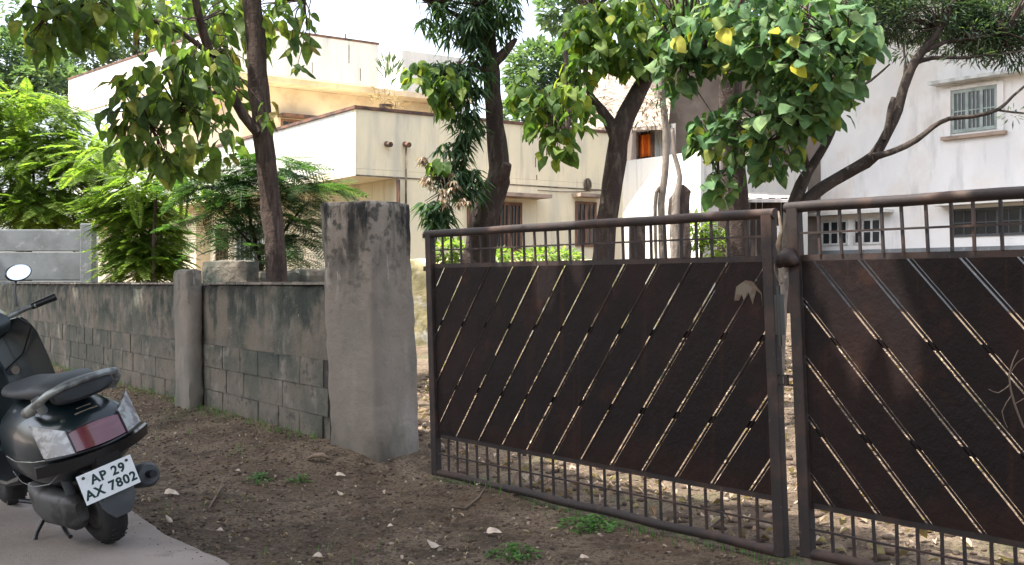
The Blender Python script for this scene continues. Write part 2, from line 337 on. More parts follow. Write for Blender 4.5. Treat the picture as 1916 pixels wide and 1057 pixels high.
M['paper'] = layered('torn_paper', (.14, .115, .09), [dict(c=(.10, .07, .05), s=16, lo=.42, hi=.55)], rough=.9)

# ------------------------------------------------------------------ site frame
GX, GY = -.498, 7.16; GA = Vector((.62, -.784)); GN = Vector((.784, .62))   # gate line, GN points into the yard
W0 = Vector((-1.20, 7.68)); WD = Vector((-.555, .832)); WN = Vector((-.832, -.555))  # wall line, WN to the road

def ground_z(x, y):
    dg = (x-GX)*GN.x+(y-GY)*GN.y
    z = 0.0
    if dg > .3: z = min(.68, (dg-.3)*.062)
    dw = (x-W0.x)*WN.x+(y-W0.y)*WN.y      # distance on the road side
    al = (x-W0.x)*WD.x+(y-W0.y)*WD.y
    if al > -.8:
        k = min(1, (al+.8)/.9); k = k*k*(3-2*k)
        z = max(z, .165*k*max(0, 1-max(0, dw)/1.15)) if dw > -.5 else max(z, .165*k)
    # old heap of earth before the gate post
    z += .045*math.exp(-(((x+.25)/.35)**2+((y-6.55)/.3)**2))
    z += .010*n3((x, y, 0), 1.1)+.008*n3((x, y, 0), 3.5, 3)
    return z

def axis(vals):
    out = []
    for a, b, st in vals:
        n = max(1, int(round((b-a)/st))); out += [a+(b-a)*i/n for i in range(n)]
    return out+[vals[-1][1]]
xs = axis([(-400, -60, 60), (-60, -12, 4), (-12, -5, .5), (-5, 4, .055), (4, 12, .4), (12, 60, 4), (60, 400, 60)])
ys = axis([(-60, -8, 8), (-8, 2.5, .7), (2.5, 11, .055), (11, 26, .4), (26, 60, 4), (60, 500, 60)])
gm = MB()
for y in ys:
    for x in xs:
        z = ground_z(x, y)
        if -5 < x < 4 and 2.5 < y < 11: z += .006*n3((x, y, 0), 12, 7)+.004*n3((x, y, 0), 27, 2)
        gm.v.append((x, y, z))
nx = len(xs)
for j in range(len(ys)-1):
    for i in range(nx-1): gm.f.append((j*nx+i, j*nx+i+1, (j+1)*nx+i+1, (j+1)*nx+i))
tag(gm.build('ground', M['soil'], smooth=True), 'brown stony soil in front of and behind the rusty gate', kind='structure')

# road slab: edge runs parallel to the wall
RE = [(-.2, 3.2), (-.86, 4.30), (-1.30, 4.95), (-1.66, 5.40), (-2.04, 6.0), (-2.5, 6.5), (-3.28, 7.25), (-5, 9.6), (-9, 15.4), (-14, 22)]
rm = MB(); top = []
edge = []
for i in range(len(RE)-1):
    a = Vector(RE[i]); b = Vector(RE[i+1]); n = max(1, int((b-a).length/.06))
    for k in range(n):
        p = a.lerp(b, k/n); edge.append(p+Vector((.018*mnoise.noise(Vector((p.x*6, p.y*6, 0))), .014*mnoise.noise(Vector((p.x*15, p.y*15, 3))))))
edge.append(Vector(RE[-1]))
RO = Vector((-.82, -.57))
b0 = 0
for p in edge:
    z = .05
    rm.v += [(p.x, p.y, -.05), (p.x+RO.x*.004, p.y+RO.y*.004, z-.008), (p.x+RO.x*.02, p.y+RO.y*.02, z), (p.x+RO.x*6, p.y+RO.y*6, z+.01)]
for i in range(len(edge)-1):
    for k in range(3): rm.f.append((i*4+k, i*4+k+1, (i+1)*4+k+1, (i+1)*4+k))
tag(rm.build('road', M['road']), 'worn pale concrete road slab under the parked scooter', kind='structure')

# ------------------------------------------------------------------ compound wall with pilaster and blocks
wall = thing('compound_wall', 'low mossy concrete wall with a pilaster running left from the tall gate pillar', 'wall', (W0.x, W0.y, 0))
IN = -WN
rough_block(W0, WD, IN, .715, 1.245, .12, 13.5, .0, .2, .06, .012).build('upper_plaster', M['wall_plaster'], wall, True, sharp=50)
MB().fbox(W0, WD, IN, .12, 13.5, .0062, .19, -.1, .76).build('core', M['mortar'], wall)
bl = []
for v in range(5):
    m = rough_block((0, 0), (1, 0), (0, 1), 0, .1965, -.2045, .2045, -.03, .04, .10, .0012, sc=6+v)
    bl.append(m.mesh('block', smooth=False)); bl[-1].materials.append(M['wall_plaster'] if v == 4 else M['block'])
ang = math.atan2(WD.y, WD.x)
for c in range(4):
    z = -.075+c*.198
    s_ = .42 if c % 2 else .33
    while s_ < 11.5:
        o = bpy.data.objects.new('block', random.choice(bl[:4])); C.objects.link(o); o.parent = wall
        q = WD*s_+IN*(.033+random.uniform(-.003, .003)); fl = random.random() < .5
        o.location = (q.x, q.y, z); o.rotation_euler = (random.uniform(-.02, .02), 0, ang+random.uniform(-.012, .012))
        o.scale = (random.uniform(.98, 1.0), 1, random.uniform(.97, 1.0)); s_ += .412
rough_block(W0+WD*2.72, WD, IN, -.1, 1.375, .0, .42, -.155, -.004, .05, .012, lean=(.04, 0)).build('pilaster', M['pillar'], wall, True, sharp=50)
cp = MB()
for i in range(60):
    a0 = .14+i*.2
    if a0 > 2.6 and a0 < 3.2: continue
    cp.fbox(W0, WD, IN, a0, a0+.17+random.random()*.06, -.012-random.random()*.012, .21, 1.24, 1.252+random.random()*.012)
tag(cp.build('coping_edge', M['pillar'], wall), kind='stuff')

# low broken wall inside the compound, just behind
bw = thing('broken_garden_wall', 'low broken brown masonry wall just behind the compound wall, right of its pilaster', 'wall', (-3.0, 11.2, 0))
for a, b, yy in ((375, 462, 487), (452, 545, 507), (540, 622, 503)):
    p = at(a, yy, 11.4); q = at(b, yy, 11.2)
    d = Vector((q.x-p.x, q.y-p.y)); L = d.length; d.normalize()
    rough_block((p.x, p.y), d, (-d.y, d.x), .1, p.z, 0, L, 0, .25, .07, .012, sc=6).build('masonry', M['block'], bw, False)

# ------------------------------------------------------------------ gate pillar
PN = Vector((-.867, 7.39)); PL = Vector((-.8, .6)); PR = Vector((.6, .8))
pil = thing('gate_pillar', 'tall weathered concrete pillar with black stained top, left of the gate', 'pillar', (PN.x, PN.y, 0))
rough_block(PN, PL, PR, -.1, 1.80, 0, .46, 0, .42, .03, .007, lean=(.030, -.031), sc=4).build('shaft', M['pillar'], pil, True, sharp=55)

# ------------------------------------------------------------------ gate
LEAN = .05
def GP(s, z, off=0.0):
    s2 = s-LEAN*(z-.05)
    return Vector((GX+GA.x*s2+GN.x*off, GY+GA.y*s2+GN.y*off, z))

def clip(poly, a, b, c):      # keep a*s+b*z<=c
    out = []
    for i in range(len(poly)):
        p = poly[i]; q = poly[(i+1) % len(poly)]
        dp = a*p[0]+b*p[1]-c; dq = a*q[0]+b*q[1]-c
        if dp <= 0: out.append(p)
        if dp*dq < 0:
            t = dp/(dp-dq); out.append((p[0]+(q[0]-p[0])*t, p[1]+(q[1]-p[1])*t))
    return out
def clip_rect(poly, s0, s1, z0, z1):
    for a, b, c in ((1, 0, s1), (-1, 0, -s0), (0, 1, z1), (0, -1, -z0)):
        if len(poly) >= 3: poly = clip(poly, a, b, c)
    return poly
def plate(poly, off0, off1, warp=0.0):
    m = MB(); n = len(poly)
    w = lambda p: warp*n3((p[0], 0, p[1]), 1.5, 3)
    m.v = [tuple(GP(s, z, off0+w((s, z)))) for s, z in poly]+[tuple(GP(s, z, off1+w((s, z)))) for s, z in poly]
    m.f = [tuple(range(n)), tuple(range(2*n-1, n-1, -1))]+[(i, i+n, (i+1) % n+n, (i+1) % n) for i in range(n)]
    return m

ZB, ZT = .283, 1.362
def gate_leaf(s0, s1, kind, label, zb=.05, zt=1.565):
    g0 = GP(s0, 0)
    g = thing('gate_leaf', label, 'gate', (g0.x, g0.y, 0))
    pw = .06
    # posts, rails
    for sp in (s0+pw/2, s1-pw/2):
        MB().bar(GP(sp, zb-.02, .0), GP(sp, zt+.012, .0), pw, .045, up=(GN.x, GN.y, 0)).build('post', M['gate_rust'], g, bevel=.006)
    for z, r in ((zt, .024), (zb, .024)):
        n = 14; a = s0+(pw if z == zb else -.012); b = s1-(pw if z == zb else -.01)
        path = [GP(a+(b-a)*i/n, z+.004*math.sin(i*1.7)*(1 if z == zb else .4), 0) for i in range(n+1)]
        MB().tube(path, r, 12).build('top_rail' if z == zt else 'bottom_rail', M['gate_rust'], g, True, sharp=60)
    a, b = s0+pw+.002, s1-pw-.002
    for z in (ZB, ZT): MB().bar(GP(a, z, .014), GP(b, z, .014), .02, .026).build('cross_rail', M['gate_rust'], g)
    for z in (.60, 1.0): MB().bar(GP(a, z, .020), GP(b, z, .020), .012, .034).build('back_rail', M['gate_rust'], g)
    # grid bars
    n = int(round((b-a)/.1025))
    for zlo, zhi in ((zb+.02, ZB-.012), (ZT+.012, zt-.02)):
        for i in range(1, n):
            s_ = a+(b-a)*i/n+random.uniform(-.006, .006)
            MB().bar(GP(s_, zlo, 0), GP(s_+random.uniform(-.004, .004), zhi, 0), .011, .011).build('grid_bar', M['gate_rust'], g)
        zm = (zlo+zhi)/2
        MB().bar(GP(a, zm, -.010), GP(b, zm+.003, -.010), .007, .009).build('grid_bar', M['gate_rust'], g)
    # diagonal sheet strips with slits between them
    z0, z1 = ZB+.0135, ZT-.0135
    per = .2316 if kind == 'L' else .228
    sl = .81 if kind == 'L' else -.90
    nrm = math.sqrt(1+sl*sl); gp = .0115*nrm; 
    c0 = (.253 if kind == 'L' else 2.978)       # s at ZB (L) or at ZT (R)
    zref = ZB if kind == 'L' else ZT
    for k in range(-8, 26):
        c = c0+per*k
        A = lambda z, d: c+d+sl*(z-zref)
        poly = [(A(z0-.5, gp), z0-.5), (A(z0-.5, per-gp), z0-.5), (A(z1+.5, per-gp), z1+.5), (A(z1+.5, gp), z1+.5)]
        poly = clip_rect(poly, a, b, z0, z1)
        if len(poly) >= 3: plate(poly, -.002+.0015*math.sin(k*2.3), .001+.0015*math.sin(k*2.3), .0).build('sheet_strip', M['gate_paint'], g)
        h = .0048*nrm
        poly = [(A(z0-.5, -h), z0-.5), (A(z0-.5, h), z0-.5), (A(z1+.5, h), z1+.5), (A(z1+.5, -h), z1+.5)]
        poly = clip_rect(poly, a, b, z0, z1)
        if len(poly) >= 3: plate(poly, .0015, .0065, 0).build('flat_bar', M['gate_paint'], g)
    return g
gl = gate_leaf(0.0, 2.775, 'L', 'dark rusty gate leaf with rising diagonal strips, hinged beside the tall pillar')
gr = gate_leaf(2.858, 5.61, 'R', 'dark rusty gate leaf with falling diagonal strips, cut off by the right edge', .075, 1.585)
# hinge arms to the pillar
for z in (1.56, 1.345, .2): MB().bar(GP(-.01, z, .01), GP(-.12, z, .06), .03, .03).build('hinge', M['gate_rust'], gl)
# torn paper on the panel
pp = [(s+.02*random.random(), z) for s, z in ((2.44, 1.15), (2.47, 1.235), (2.53, 1.275), (2.60, 1.27), (2.665, 1.20), (2.68, 1.12), (2.655, 1.19), (2.62, 1.215), (2.585, 1.13), (2.565, 1.205), (2.53, 1.15), (2.505, 1.19), (2.48, 1.15))]
pp = [(2.615+(a-2.57)*.72, 1.2+(b-1.19)*.75) for a, b in pp]
m = MB(); n = len(pp)
m.v = [tuple(GP(s, z, -.0045)) for s, z in pp]+[tuple(GP(s, z, -.0035)) for s, z in pp]; m.f = [tuple(range(n)), tuple(range(2*n-1, n-1, -1))]
m.f += [(i, i+n, (i+1) % n+n, (i+1) % n) for i in range(n)]
m.build('torn_paper', M['paper'], gl)
# bolt slide on the left leaf, staple on the gap
b_ = MB().tube([GP(2.80, .97, -.02), GP(2.80, 1.24, -.02)], .010, 8).build('slide_bolt', M['s_black'], gl, True, sharp=60)
MB().bar(GP(2.795, 1.02, -.012), GP(2.795, 1.2, -.012), .03, .03, up=(GN.x, GN.y, 0)).build('bolt_bracket', M['s_black'], gl)
for z in (.84, .80): MB().bar(GP(2.76, z, -.005), GP(2.86, z, -.005), .008, .008).build('hasp', M['gate_rust'], gl)
MB().bar(GP(2.815, .795, -.008), GP(2.815, .845, -.008), .012, .02).build('hasp', M['gate_rust'], gl)
# wired knot of rag on top of the right leaf post
kn = thing('rag_knot', 'lumpy brown rag knotted round the top of the right gate leaf post', 'rag', GP(2.86, 1.31, -.03))
kb = MB(); rings = []
for i in range(9):
    t = i/8; c = GP(2.83+.10*t, 1.335+.03*math.sin(t*3.0), -.05); r = .012+.042*math.sin(PI*min(.97, t+.05))**.7
    rings.append([c+Vector((0, 0, 1))*r*.75*math.cos(a)*(1+.35*n3((i, a, 0), 1.1))+Vector((GN.x, GN.y, 0))*r*math.sin(a)*(1+.3*n3((i, a, 5), 1.3)) for a in [2*PI*k/14 for k in range(14)]])
kb.loft(rings).build('knot', M['gate_rust'], kn, True)
MB().tube([GP(2.835+.03*math.cos(a), 1.30+.05*math.sin(a), -.04+.01*math.sin(2*a)) for a in [i*.5 for i in range(11)]], .005, 6).build('wire', M['twig'], kn, True)
MB().tube([GP(2.84, 1.35, -.04), GP(2.83, 1.42, -.045), GP(2.845, 1.48, -.04), GP(2.83, 1.57, -.035)], [.008, .014, .010, .004], 7, wob=.5).build('rag_tail', M['paper'], kn, True)
# far post for the right leaf (outside the frame)
q = GP(5.62, 0)
fp = thing('gate_pillar', 'matching weathered pillar carrying the right gate leaf, beyond the right edge', 'pillar', (q.x, q.y, 0))
rough_block(Vector((q.x+.03, q.y-.04)), Vector((.62, -.784)), Vector((.784, .62)), -.1, 1.8, 0, .42, -.2, .22, .08, .01, sc=4).build('shaft', M['pillar'], fp, True, sharp=55)

# ------------------------------------------------------------------ houses
def window(parent, o, a, n, a0, a1, z0, z1, frame, nm=2, bars=3, depth=.08, fr=.06, shutter=None):
    """window standing proud 20 mm of a wall plane; n points outwards"""
    f = MB()
    f.fbox(o, a, n, a0, a1, -.02, .03, z0, z0+fr); f.fbox(o, a, n, a0, a1, -.02, .03, z1-fr, z1)
    for i in range(nm+1):
        c = a0+(a1-a0-fr)*i/nm; f.fbox(o, a, n, c, c+fr, -.02, .028, z0+fr, z1-fr)
    w = f.build('window', frame, parent)
    for i in range(nm):
        c0 = a0+(a1-a0-fr)*i/nm+fr; c1 = a0+(a1-a0-fr)*(i+1)/nm
        MB().fbox(o, a, n, c0, c1, .003, .006, z0+fr, z1-fr).build('pane', M['glass'], w)
        for k in range(bars):
            c = c0+(c1-c0)*(k+1)/(bars+1); MB().fbox(o, a, n, c-.01, c+.01, .010, .024, z0+fr, z1-fr).build('bar', frame, w)
        MB().fbox(o, a, n, c0, c1, .012, .022, (z0+z1)/2-.012, (z0+z1)/2+.012).build('bar', frame, w)
    return w

O = Vector((-2.79, 20)); U = Vector((-.57, .822)); V = Vector((.822, .57)); NU = -V; NV = -U
h1 = thing('cream_house', 'two storey cream house with stained parapets and overhanging terrace behind the wall', 'house', (O.x, O.y, 0))
B = lambda *a: MB().fbox(O, V, U, *a)
# ground floor: right facade plane b=0 ; left facade inset .85
MB().fbox(O, V, U, .87, 6.22, 0, 20.5, .3, 3.168).build('wall', M['cream'], h1)
B(.0, 6.22, 0, 20.6, 3.172, 3.30).build('slab', M['cream'], h1)
B(0, 6.22, 0, .14, 3.303, 4.36).build('parapet', M['cream'], h1)
B(0, .14, .143, 20.6, 3.303, 4.36).build('parapet', M['white_wash'], h1)
B(6.08, 6.22, .143, 20.6, 3.303, 4.36).build('parapet', M['cream'], h1)
B(-.03, 6.25, -.03, .17, 4.363, 4.42).build('parapet_edge', M['edge_brown'], h1)
B(-.03, .17, .173, 20.62, 4.363, 4.42).build('parapet_edge', M['edge_brown'], h1)
B(.0, 6.18, -.012, -.002, 3.165, 3.19).build('drip_line', M['stain'], h1)
# door/window group right facade
def chajja(par, o, a, n, a0, a1, z, d=.5, mat='chajja'): MB().fbox(o, a, n, a0, a1, .004, d, z, z+.07).build('window_shade', M[mat], par)
chajja(h1, O, V, NV, 2.2, 4.0, 2.91)
window(h1, O, V, NV, 2.98, 3.62, 1.85, 2.83, M['wood'], 2, 2)
dd = MB().fbox(O, V, NV, 2.35, 2.93, -.01, .05, .75, 2.83).build('door', M['wood'], h1)
for c in (2.40, 2.67): MB().fbox(O, V, NV, c, c+.21, .052, .062, 1.9, 2.7).build('panel', M['cream_warm'], dd)
chajja(h1, O, V, NV, 4.87, 5.55, 3.0, .3)
window(h1, O, V, NV, 4.95, 5.5, 2.0, 2.92, M['wood'], 2, 1)
# rain spouts and stained down pipes
for s_, zt_ in ((.62, 3.78), (1.0, 3.80)):
    p = O+V*s_+NV*.05
    sp = MB().tube([(p.x-NV.x*.05, p.y-NV.y*.05, zt_), (p.x+NV.x*.12, p.y+NV.y*.12, zt_-.03)], .05, 8).build('rain_spout', M['edge_brown'], h1)
MB().tube([(*(O+V*1.0+NV*.05), 3.74), (*(O+V*1.0+NV*.05), 2.5)], .018, 8).build('down_pipe', M['stain'], h1, True)
MB().tube([(*(O+V*.84+NV*.05), 3.14), (*(O+V*.84+NV*.05), 2.3)], .035, 8).build('down_pipe', M['edge_brown'], h1, True)
# wall ornament
p = O+V*5.26+NV*.03; orn = MB()
orn.tube([(p.x+V.x*.085*math.cos(a), p.y+V.y*.085*math.cos(a), 3.27+.12*math.sin(a)) for a in [2*PI*i/14 for i in range(15)]], .018, 6, cap=False)
orn.build('wall_ornament', M['stain'], h1, True)
MB().tube([(p.x, p.y, 3.17), (p.x, p.y, 3.3), (p.x, p.y, 3.38)], [.03, .045, .02], 8).build('wall_ornament', M['stain'], h1, True)
# hairline stains (dark drips) at the parapet
for s_, z_, l_ in ((3.95, 3.55, .2), (4.05, 3.6, .22), (4.22, 3.78, .18), (3.98, 3.3, .1)):
    MB().fbox(O, V, NV, s_, s_+.02, .001, .003, z_, z_+l_).build('drip_stain', M['edge_brown'], h1)
# left facade windows
Oi = O+V*.87
for b0, b1, z0, z1 in ((6.3, 8.0, 1.35, 2.6), (8.6, 9.4, 1.2, 2.6), (12.0, 13.4, 1.4, 2.6)):
    window(h1, Oi, U, NU, b0, b1, z0, z1, M['wood' if b0 != 6.3 else 'green_frame'], 3, 1)
MB().fbox(Oi, U, NU, 9.9, 10.3, .003, .35, .3, 3.165).build('porch_column', M['cream_warm'], h1)
# upper storey
A_ = Vector((-14.5, 36.7)); B_ = Vector((-7.27, 28.9)); C_ = Vector((-3.74, 31.4))
def seg(o, q): d = (q-o); L = d.length; d = d/L; return d, Vector((-d.y, d.x)), L
d1, i1, L1 = seg(B_, C_)     # right face; interior side = +perp
d2, i2, L2 = seg(B_, A_)     # left face; interior = -perp
MB().fbox(B_, d1, i1, .0, L1, .0, .16, 6.75, 7.92).build('parapet', M['white_wash'], h1)
MB().fbox(B_, d2, -i2, .17, L2, .0, .16, 6.75, 7.90).build('parapet', M['white_wash'], h1)
MB().fbox(B_, d1, i1, -.02, L1+.02, -.02, .18, 7.923, 7.98).build('parapet_edge', M['edge_brown'], h1)
MB().fbox(B_, d2, -i2, .2, L2+.02, -.02, .18, 7.903, 7.96).build('parapet_edge', M['edge_brown'], h1)
MB().fbox(C_, i1, -d1, .165, 6, .0, .16, 6.75, 7.92).build('parapet', M['white_wash'], h1)
MB().fbox(B_, d1, i1, .1, 7.6, .165, 6.0, 6.60, 6.745).build('roof_slab', M['cream_warm'], h1)
Bw = B_+i1*.9+d1*.7
MB().fbox(Bw, d1, i1, .0, 6.3, .0, 6, 3.31, 6.595).build('wall', M['cream_warm'], h1)
MB().fbox(B_-i2*1.0, d2, -i2, .9, L2-1.2, .0, 4, 3.31, 6.745).build('wall', M['cream_warm'], h1)
window(h1, Bw, d1, -i1, 1.1, 2.0, 4.55, 5.75, M['wood'], 2, 1)
MB().fbox(Bw, d1, -i1, 1.0, 2.1, .004, .4, 5.78, 5.86).build('window_shade', M['edge_brown'], h1)
MB().fbox(Bw, d1, -i1, 2.3, 3.1, -.01, .05, 3.32, 5.55).build('door', M['wood'], h1)
for s_, z_, l_ in ((2.3, 6.9, .3), (3.4, 7.3, .5), (1.2, 7.4, .4), (3.75, 6.85, .35)):
    MB().fbox(B_, d1, -i1, s_, s_+.025, .001, .003, z_, z_+l_).build('drip_stain', M['stain'], h1)
for a_, b_, sag in (((-.3, 3.5), (5.9, 3.56), .03),):
    MB().tube([(*(O+V*(4.0+(5.9-4.0)*t)+NV*.02), 3.1+.12*t-.05*math.sin(PI*t)) for t in [i/8 for i in range(9)]], .008, 5).build('service_cable', M['stain'], h1)
# block behind
p = at(752, 93, 38); q = at(860, 110, 40.5)
MB().fbox(Vector((p.x, p.y)), Vector((.57*1.4, .41*1.4)), Vector((-.57, .82)), 0, 2.6, 0, 4, 3.31, p.z).build('stair_room', M['white_wash'], h1)
MB().tube([(*(C_+d1*.0+i1*2), 7.9), (*(C_+d1*0+i1*2), 8.6)], .02, 6).build('aerial_rod', M['s_grey'], h1)

# house 3: low bright terrace wing with tin shed and taupe block
h3 = thing('terrace_wing_house', 'taupe cement house with a bright white terrace wall and tin shed behind the forked tree', 'house', (2.6, 26, 0))
T0 = Vector((2.6, 26)); TD = Vector((.57, -.822)); TI = Vector((.822, .57))
MB().fbox(T0, TD, TI, -.6, 2.50, 0, .2, .3, 4.08).build('wall', M['white_wash'], h3)
MB().fbox(T0, TD, TI, -.6, 2.50, .2, 3.4, .3, 3.9).build('wall', M['white_wash'], h3)
TS = T0+TI*.35
sh = MB().fbox(TS, TD, TI, .02, .55, .10, .6, 4.0, 4.78).build('shed_opening', M['dark'], h3)
m = MB()
m.patch(lambda u, v: (*(TS+TD*(.09+.40*u)+TI*(.06+.02*math.sin(u*22))), 4.18+.52*v), 18, 3, (TI.x*.006, TI.y*.006, 0))
oc = m.build('orange_cloth', M['orange'], None, True)
tag(oc, 'orange cloth hanging in the shed opening above the white terrace wall', 'cloth')
for c0_, c1_, z0_, z1_ in ((.02, .08, 4.09, 4.78), (.51, .57, 4.09, 4.78), (.08, .51, 4.09, 4.15)):
    MB().fbox(TS, TD, TI, c0_, c1_, .0, .095, z0_, z1_).build('shed_frame', M['edge_brown'], h3)
m = MB(); m.patch(lambda u, v: (*(TS+TD*(.6+.7*u)+TI*(.05+.018*math.sin(u*60))), 4.09+.75*v), 80, 1, (TI.x*.004, TI.y*.004, 0))
m.build('tin_sheet', M['tin'], h3)
# roof over shed
rp = [at(1080, 238, 25.9), at(1250, 236, 24.6), at(1262, 128, 29.5), at(1088, 132, 30.5)]
m = MB(); m.patch(lambda u, v: (lambda a, b: a.lerp(b, v)+Vector((0, 0, .05*n3((u*8, v*6, 0), 1.2))))(rp[0].lerp(rp[1], u), rp[3].lerp(rp[2], u)), 20, 12, (0, 0, -.08))
m.build('roof', M['roof_litter'], h3)
# taupe block
K0 = Vector((at(1232, 0, 26.8).x, 26.8))
MB().fbox(K0, Vector((1, .06)), Vector((-.06, 1)), 0, 4.0, 0, 5, .3, 6.45).build('wall', M['taupe'], h3)
MB().fbox(K0, Vector((1, .06)), Vector((-.06, 1)), -.1, 4.1, -.25, 5, 6.453, 6.6).build('roof_slab', M['taupe'], h3)
MB().fbox(K0, Vector((1, .06)), Vector((-.06, 1)), 1.85, 2.2, -.28, -.003, .3, 5.2).build('column', M['cream_warm'], h3)
for a0, a1, z0, z1 in ((2.3, 2.75, 1.7, 2.75), (2.85, 3.25, 1.7, 2.75), (2.4, 3.1, 3.2, 3.75)):
    window(h3, K0, Vector((1, .06)), Vector((.06, -1)), a0, a1, z0, z1, M['white_frame'], 2, 0)
MB().fbox(K0, Vector((1, .06)), Vector((.06, -1)), 2.2, 3.6, .004, .7, 2.95, 3.05).build('window_shade', M['taupe'], h3)

p = at(1392, 480, 21.5)
ls = thing('lean_to_shed', 'small dark plank lean-to behind the gap between the gate leaves', 'shed', (p.x, p.y, .5))
for k in range(9): MB().box((p.x+k*.12, 21.5+random.uniform(-.01, .01), .4), (p.x+k*.12+.112, 21.53, 2.85+random.uniform(-.05, .05))).build('plank', M['plank'], ls)
MB().hexa([(p.x-.15, 21.2, 2.78), (p.x+1.25, 21.2, 2.78), (p.x+1.25, 23.5, 3.1), (p.x-.15, 23.5, 3.1), (p.x-.15, 21.2, 2.83), (p.x+1.25, 21.2, 2.83), (p.x+1.25, 23.5, 3.15), (p.x-.15, 23.5, 3.15)]).build('roof', M['tin'], ls)
window(ls, Vector((p.x, 21.498)), Vector((1, 0)), Vector((0, -1)), .45, .85, 1.75, 2.35, M['white_frame'], 2, 0, fr=.04)

# house 2 (right)
H0 = Vector((9.84, 24)); HD = Vector((.62, -.784)); HI = Vector((.784, .62)); HN = -HI
h2 = thing('pale_house', 'tall pale pinkish house with a green framed window behind the right gate leaf', 'house', (H0.x, H0.y, 0))
MB().fbox(H0, HD, HI, -4.6, 6, 0, 7, .3, 8.6).build('wall', M['pale_house'], h2)
MB().fbox(H0, HD, HI, -4.8, 6.2, -.25, 7, 8.603, 8.75).build('roof_slab', M['pale_house'], h2)
s0, s1 = -.47, .58
window(h2, H0, HD, HN, s0, s1, 4.50, 5.42, M['green_frame'], 3, 2, fr=.07)
for a0, a1, z0, z1 in ((s0-.14, s0-.003, 4.44, 5.48), (s1+.003, s1+.14, 4.44, 5.48), (s0, s1, 5.423, 5.50)):
    MB().fbox(H0, HD, HN, a0, a1, .003, .06, z0, z1).build('window_surround', M['pale_house'], h2)
MB().fbox(H0, HD, HN, s0-.2, s1+.2, .003, .12, 4.36, 4.435).build('window_sill', M['chajja'], h2)
MB().fbox(H0, HD, HN, s0-.35, 1.7, .003, .38, 5.56, 5.63).build('window_shade', M['white_frame'], h2)
for a0, a1 in ((-3.85, -3.1), (-2.95, -2.2)):
    window(h2, H0, HD, HN, a0, a1, 2.15, 2.75, M['white_frame'], 3, 0, fr=.05)
MB().fbox(H0, HD, HN, -4.3, -1.9, .003, .35, 2.86, 2.93).build('window_shade', M['white_wash'], h2)
window(h2, H0, HD, HN, -.45, 1.6, 2.25, 2.85, M['s_grey'], 4, 1, fr=.05)
MB().fbox(H0, HD, HN, -.7, 2.0, .003, .4, 2.92, 3.0).build('window_shade', M['white_wash'], h2)
MB().fbox(H0, HD, HN, -4.6, 6, .003, .12, .3, 2.03).build('plinth_band', M['precast'], h2)

# mossy garden wall inside the yard
gw = thing('garden_wall', 'low mossy yellow garden wall inside the yard, seen through the gate grid', 'wall', (0, 16.5, 0))
p = at(745, 478, 16.8); q = at(1330, 470, 17.5); d = Vector((q.x-p.x, q.y-p.y)); L = d.length; d.normalize()
rough_block((p.x, p.y), d, (-d.y, d.x), .3, 1.62, 0, L, 0, .22, .12, .02, sc=3).build('masonry', M['moss_wall'], gw, True, sharp=50)
gw2 = thing('gate_post', 'dark square post standing in the yard behind the left gate leaf', 'post', (1.6, 13.5, 0))
p = at(1192, 480, 13.5); MB().box((p.x-.09, p.y-.09, .3), (p.x+.09, p.y+.09, 1.98)).build('shaft', M['bark_dark'], gw2, bevel=.01)

# precast wall far left
pw_ = thing('precast_wall', 'grey precast panel wall behind the compound wall at the far left', 'wall', (-8, 19.2, 0))
pz = 2.2
for i in range(7):
    x1 = at(157, 0, 19.3).x-2.05*i; x0 = x1-2.0
    for k, (za, zb_) in enumerate(((0, .85), (.86, 1.29), (1.305, 1.785), (1.80, 2.17))):
        m = MB(); m.box((x0, 19.2, za), (x1, 19.26, zb_)); m.build('panel', M['precast'], pw_, bevel=.012)
    m = MB().box((x1-.01 if i else x1, 19.12, 0), (x1+.21 if not i else x1+.06, 19.34, 2.27)); m.build('post', M['precast'], pw_, bevel=.015)

# ------------------------------------------------------------------ foliage engine
def bleaf(L, W, fold, droop, tip=.18, heart=.0):
    st = [0, .10, .28, .5, .72, .9, 1.0]; wd = [.0+heart, .62, .97, 1.0, .72, .30, 0]
    v = [(-.18*L, 0, .02*L)]; rows = []
    for t, w in zip(st, wd):
        x = t*L; z = -droop*L*t*t; hw = W/2*w; zz = fold*hw
        wv = .05*L*math.sin(t*9)*w
        if w == 0: v.append((x, 0, z)); rows.append((len(v)-1,))
        else: v += [(x, hw, z+zz+wv), (x, 0, z), (x, -hw, z+zz-wv)]; rows.append((len(v)-3, len(v)-2, len(v)-1))
    f = []
    for a, b in zip(rows, rows[1:]):
        if len(a) == 1 and len(b) == 3: f += [(a[0], b[1], b[0]), (a[0], b[2], b[1])]
        elif len(a) == 3 and len(b) == 1: f += [(a[0], a[1], b[0]), (a[1], a[2], b[0])]
        else: f += [(a[0], a[1], b[1], b[0]), (a[1], a[2], b[2], b[1])]
    v += [(-.18*L, .006*L, .02*L), (.0, .006*L, 0), (0, -.006*L, 0), (-.18*L, -.006*L, .02*L)]
    n = len(v); f.append((n-4, n-3, n-2, n-1))
    return np.array(v), f
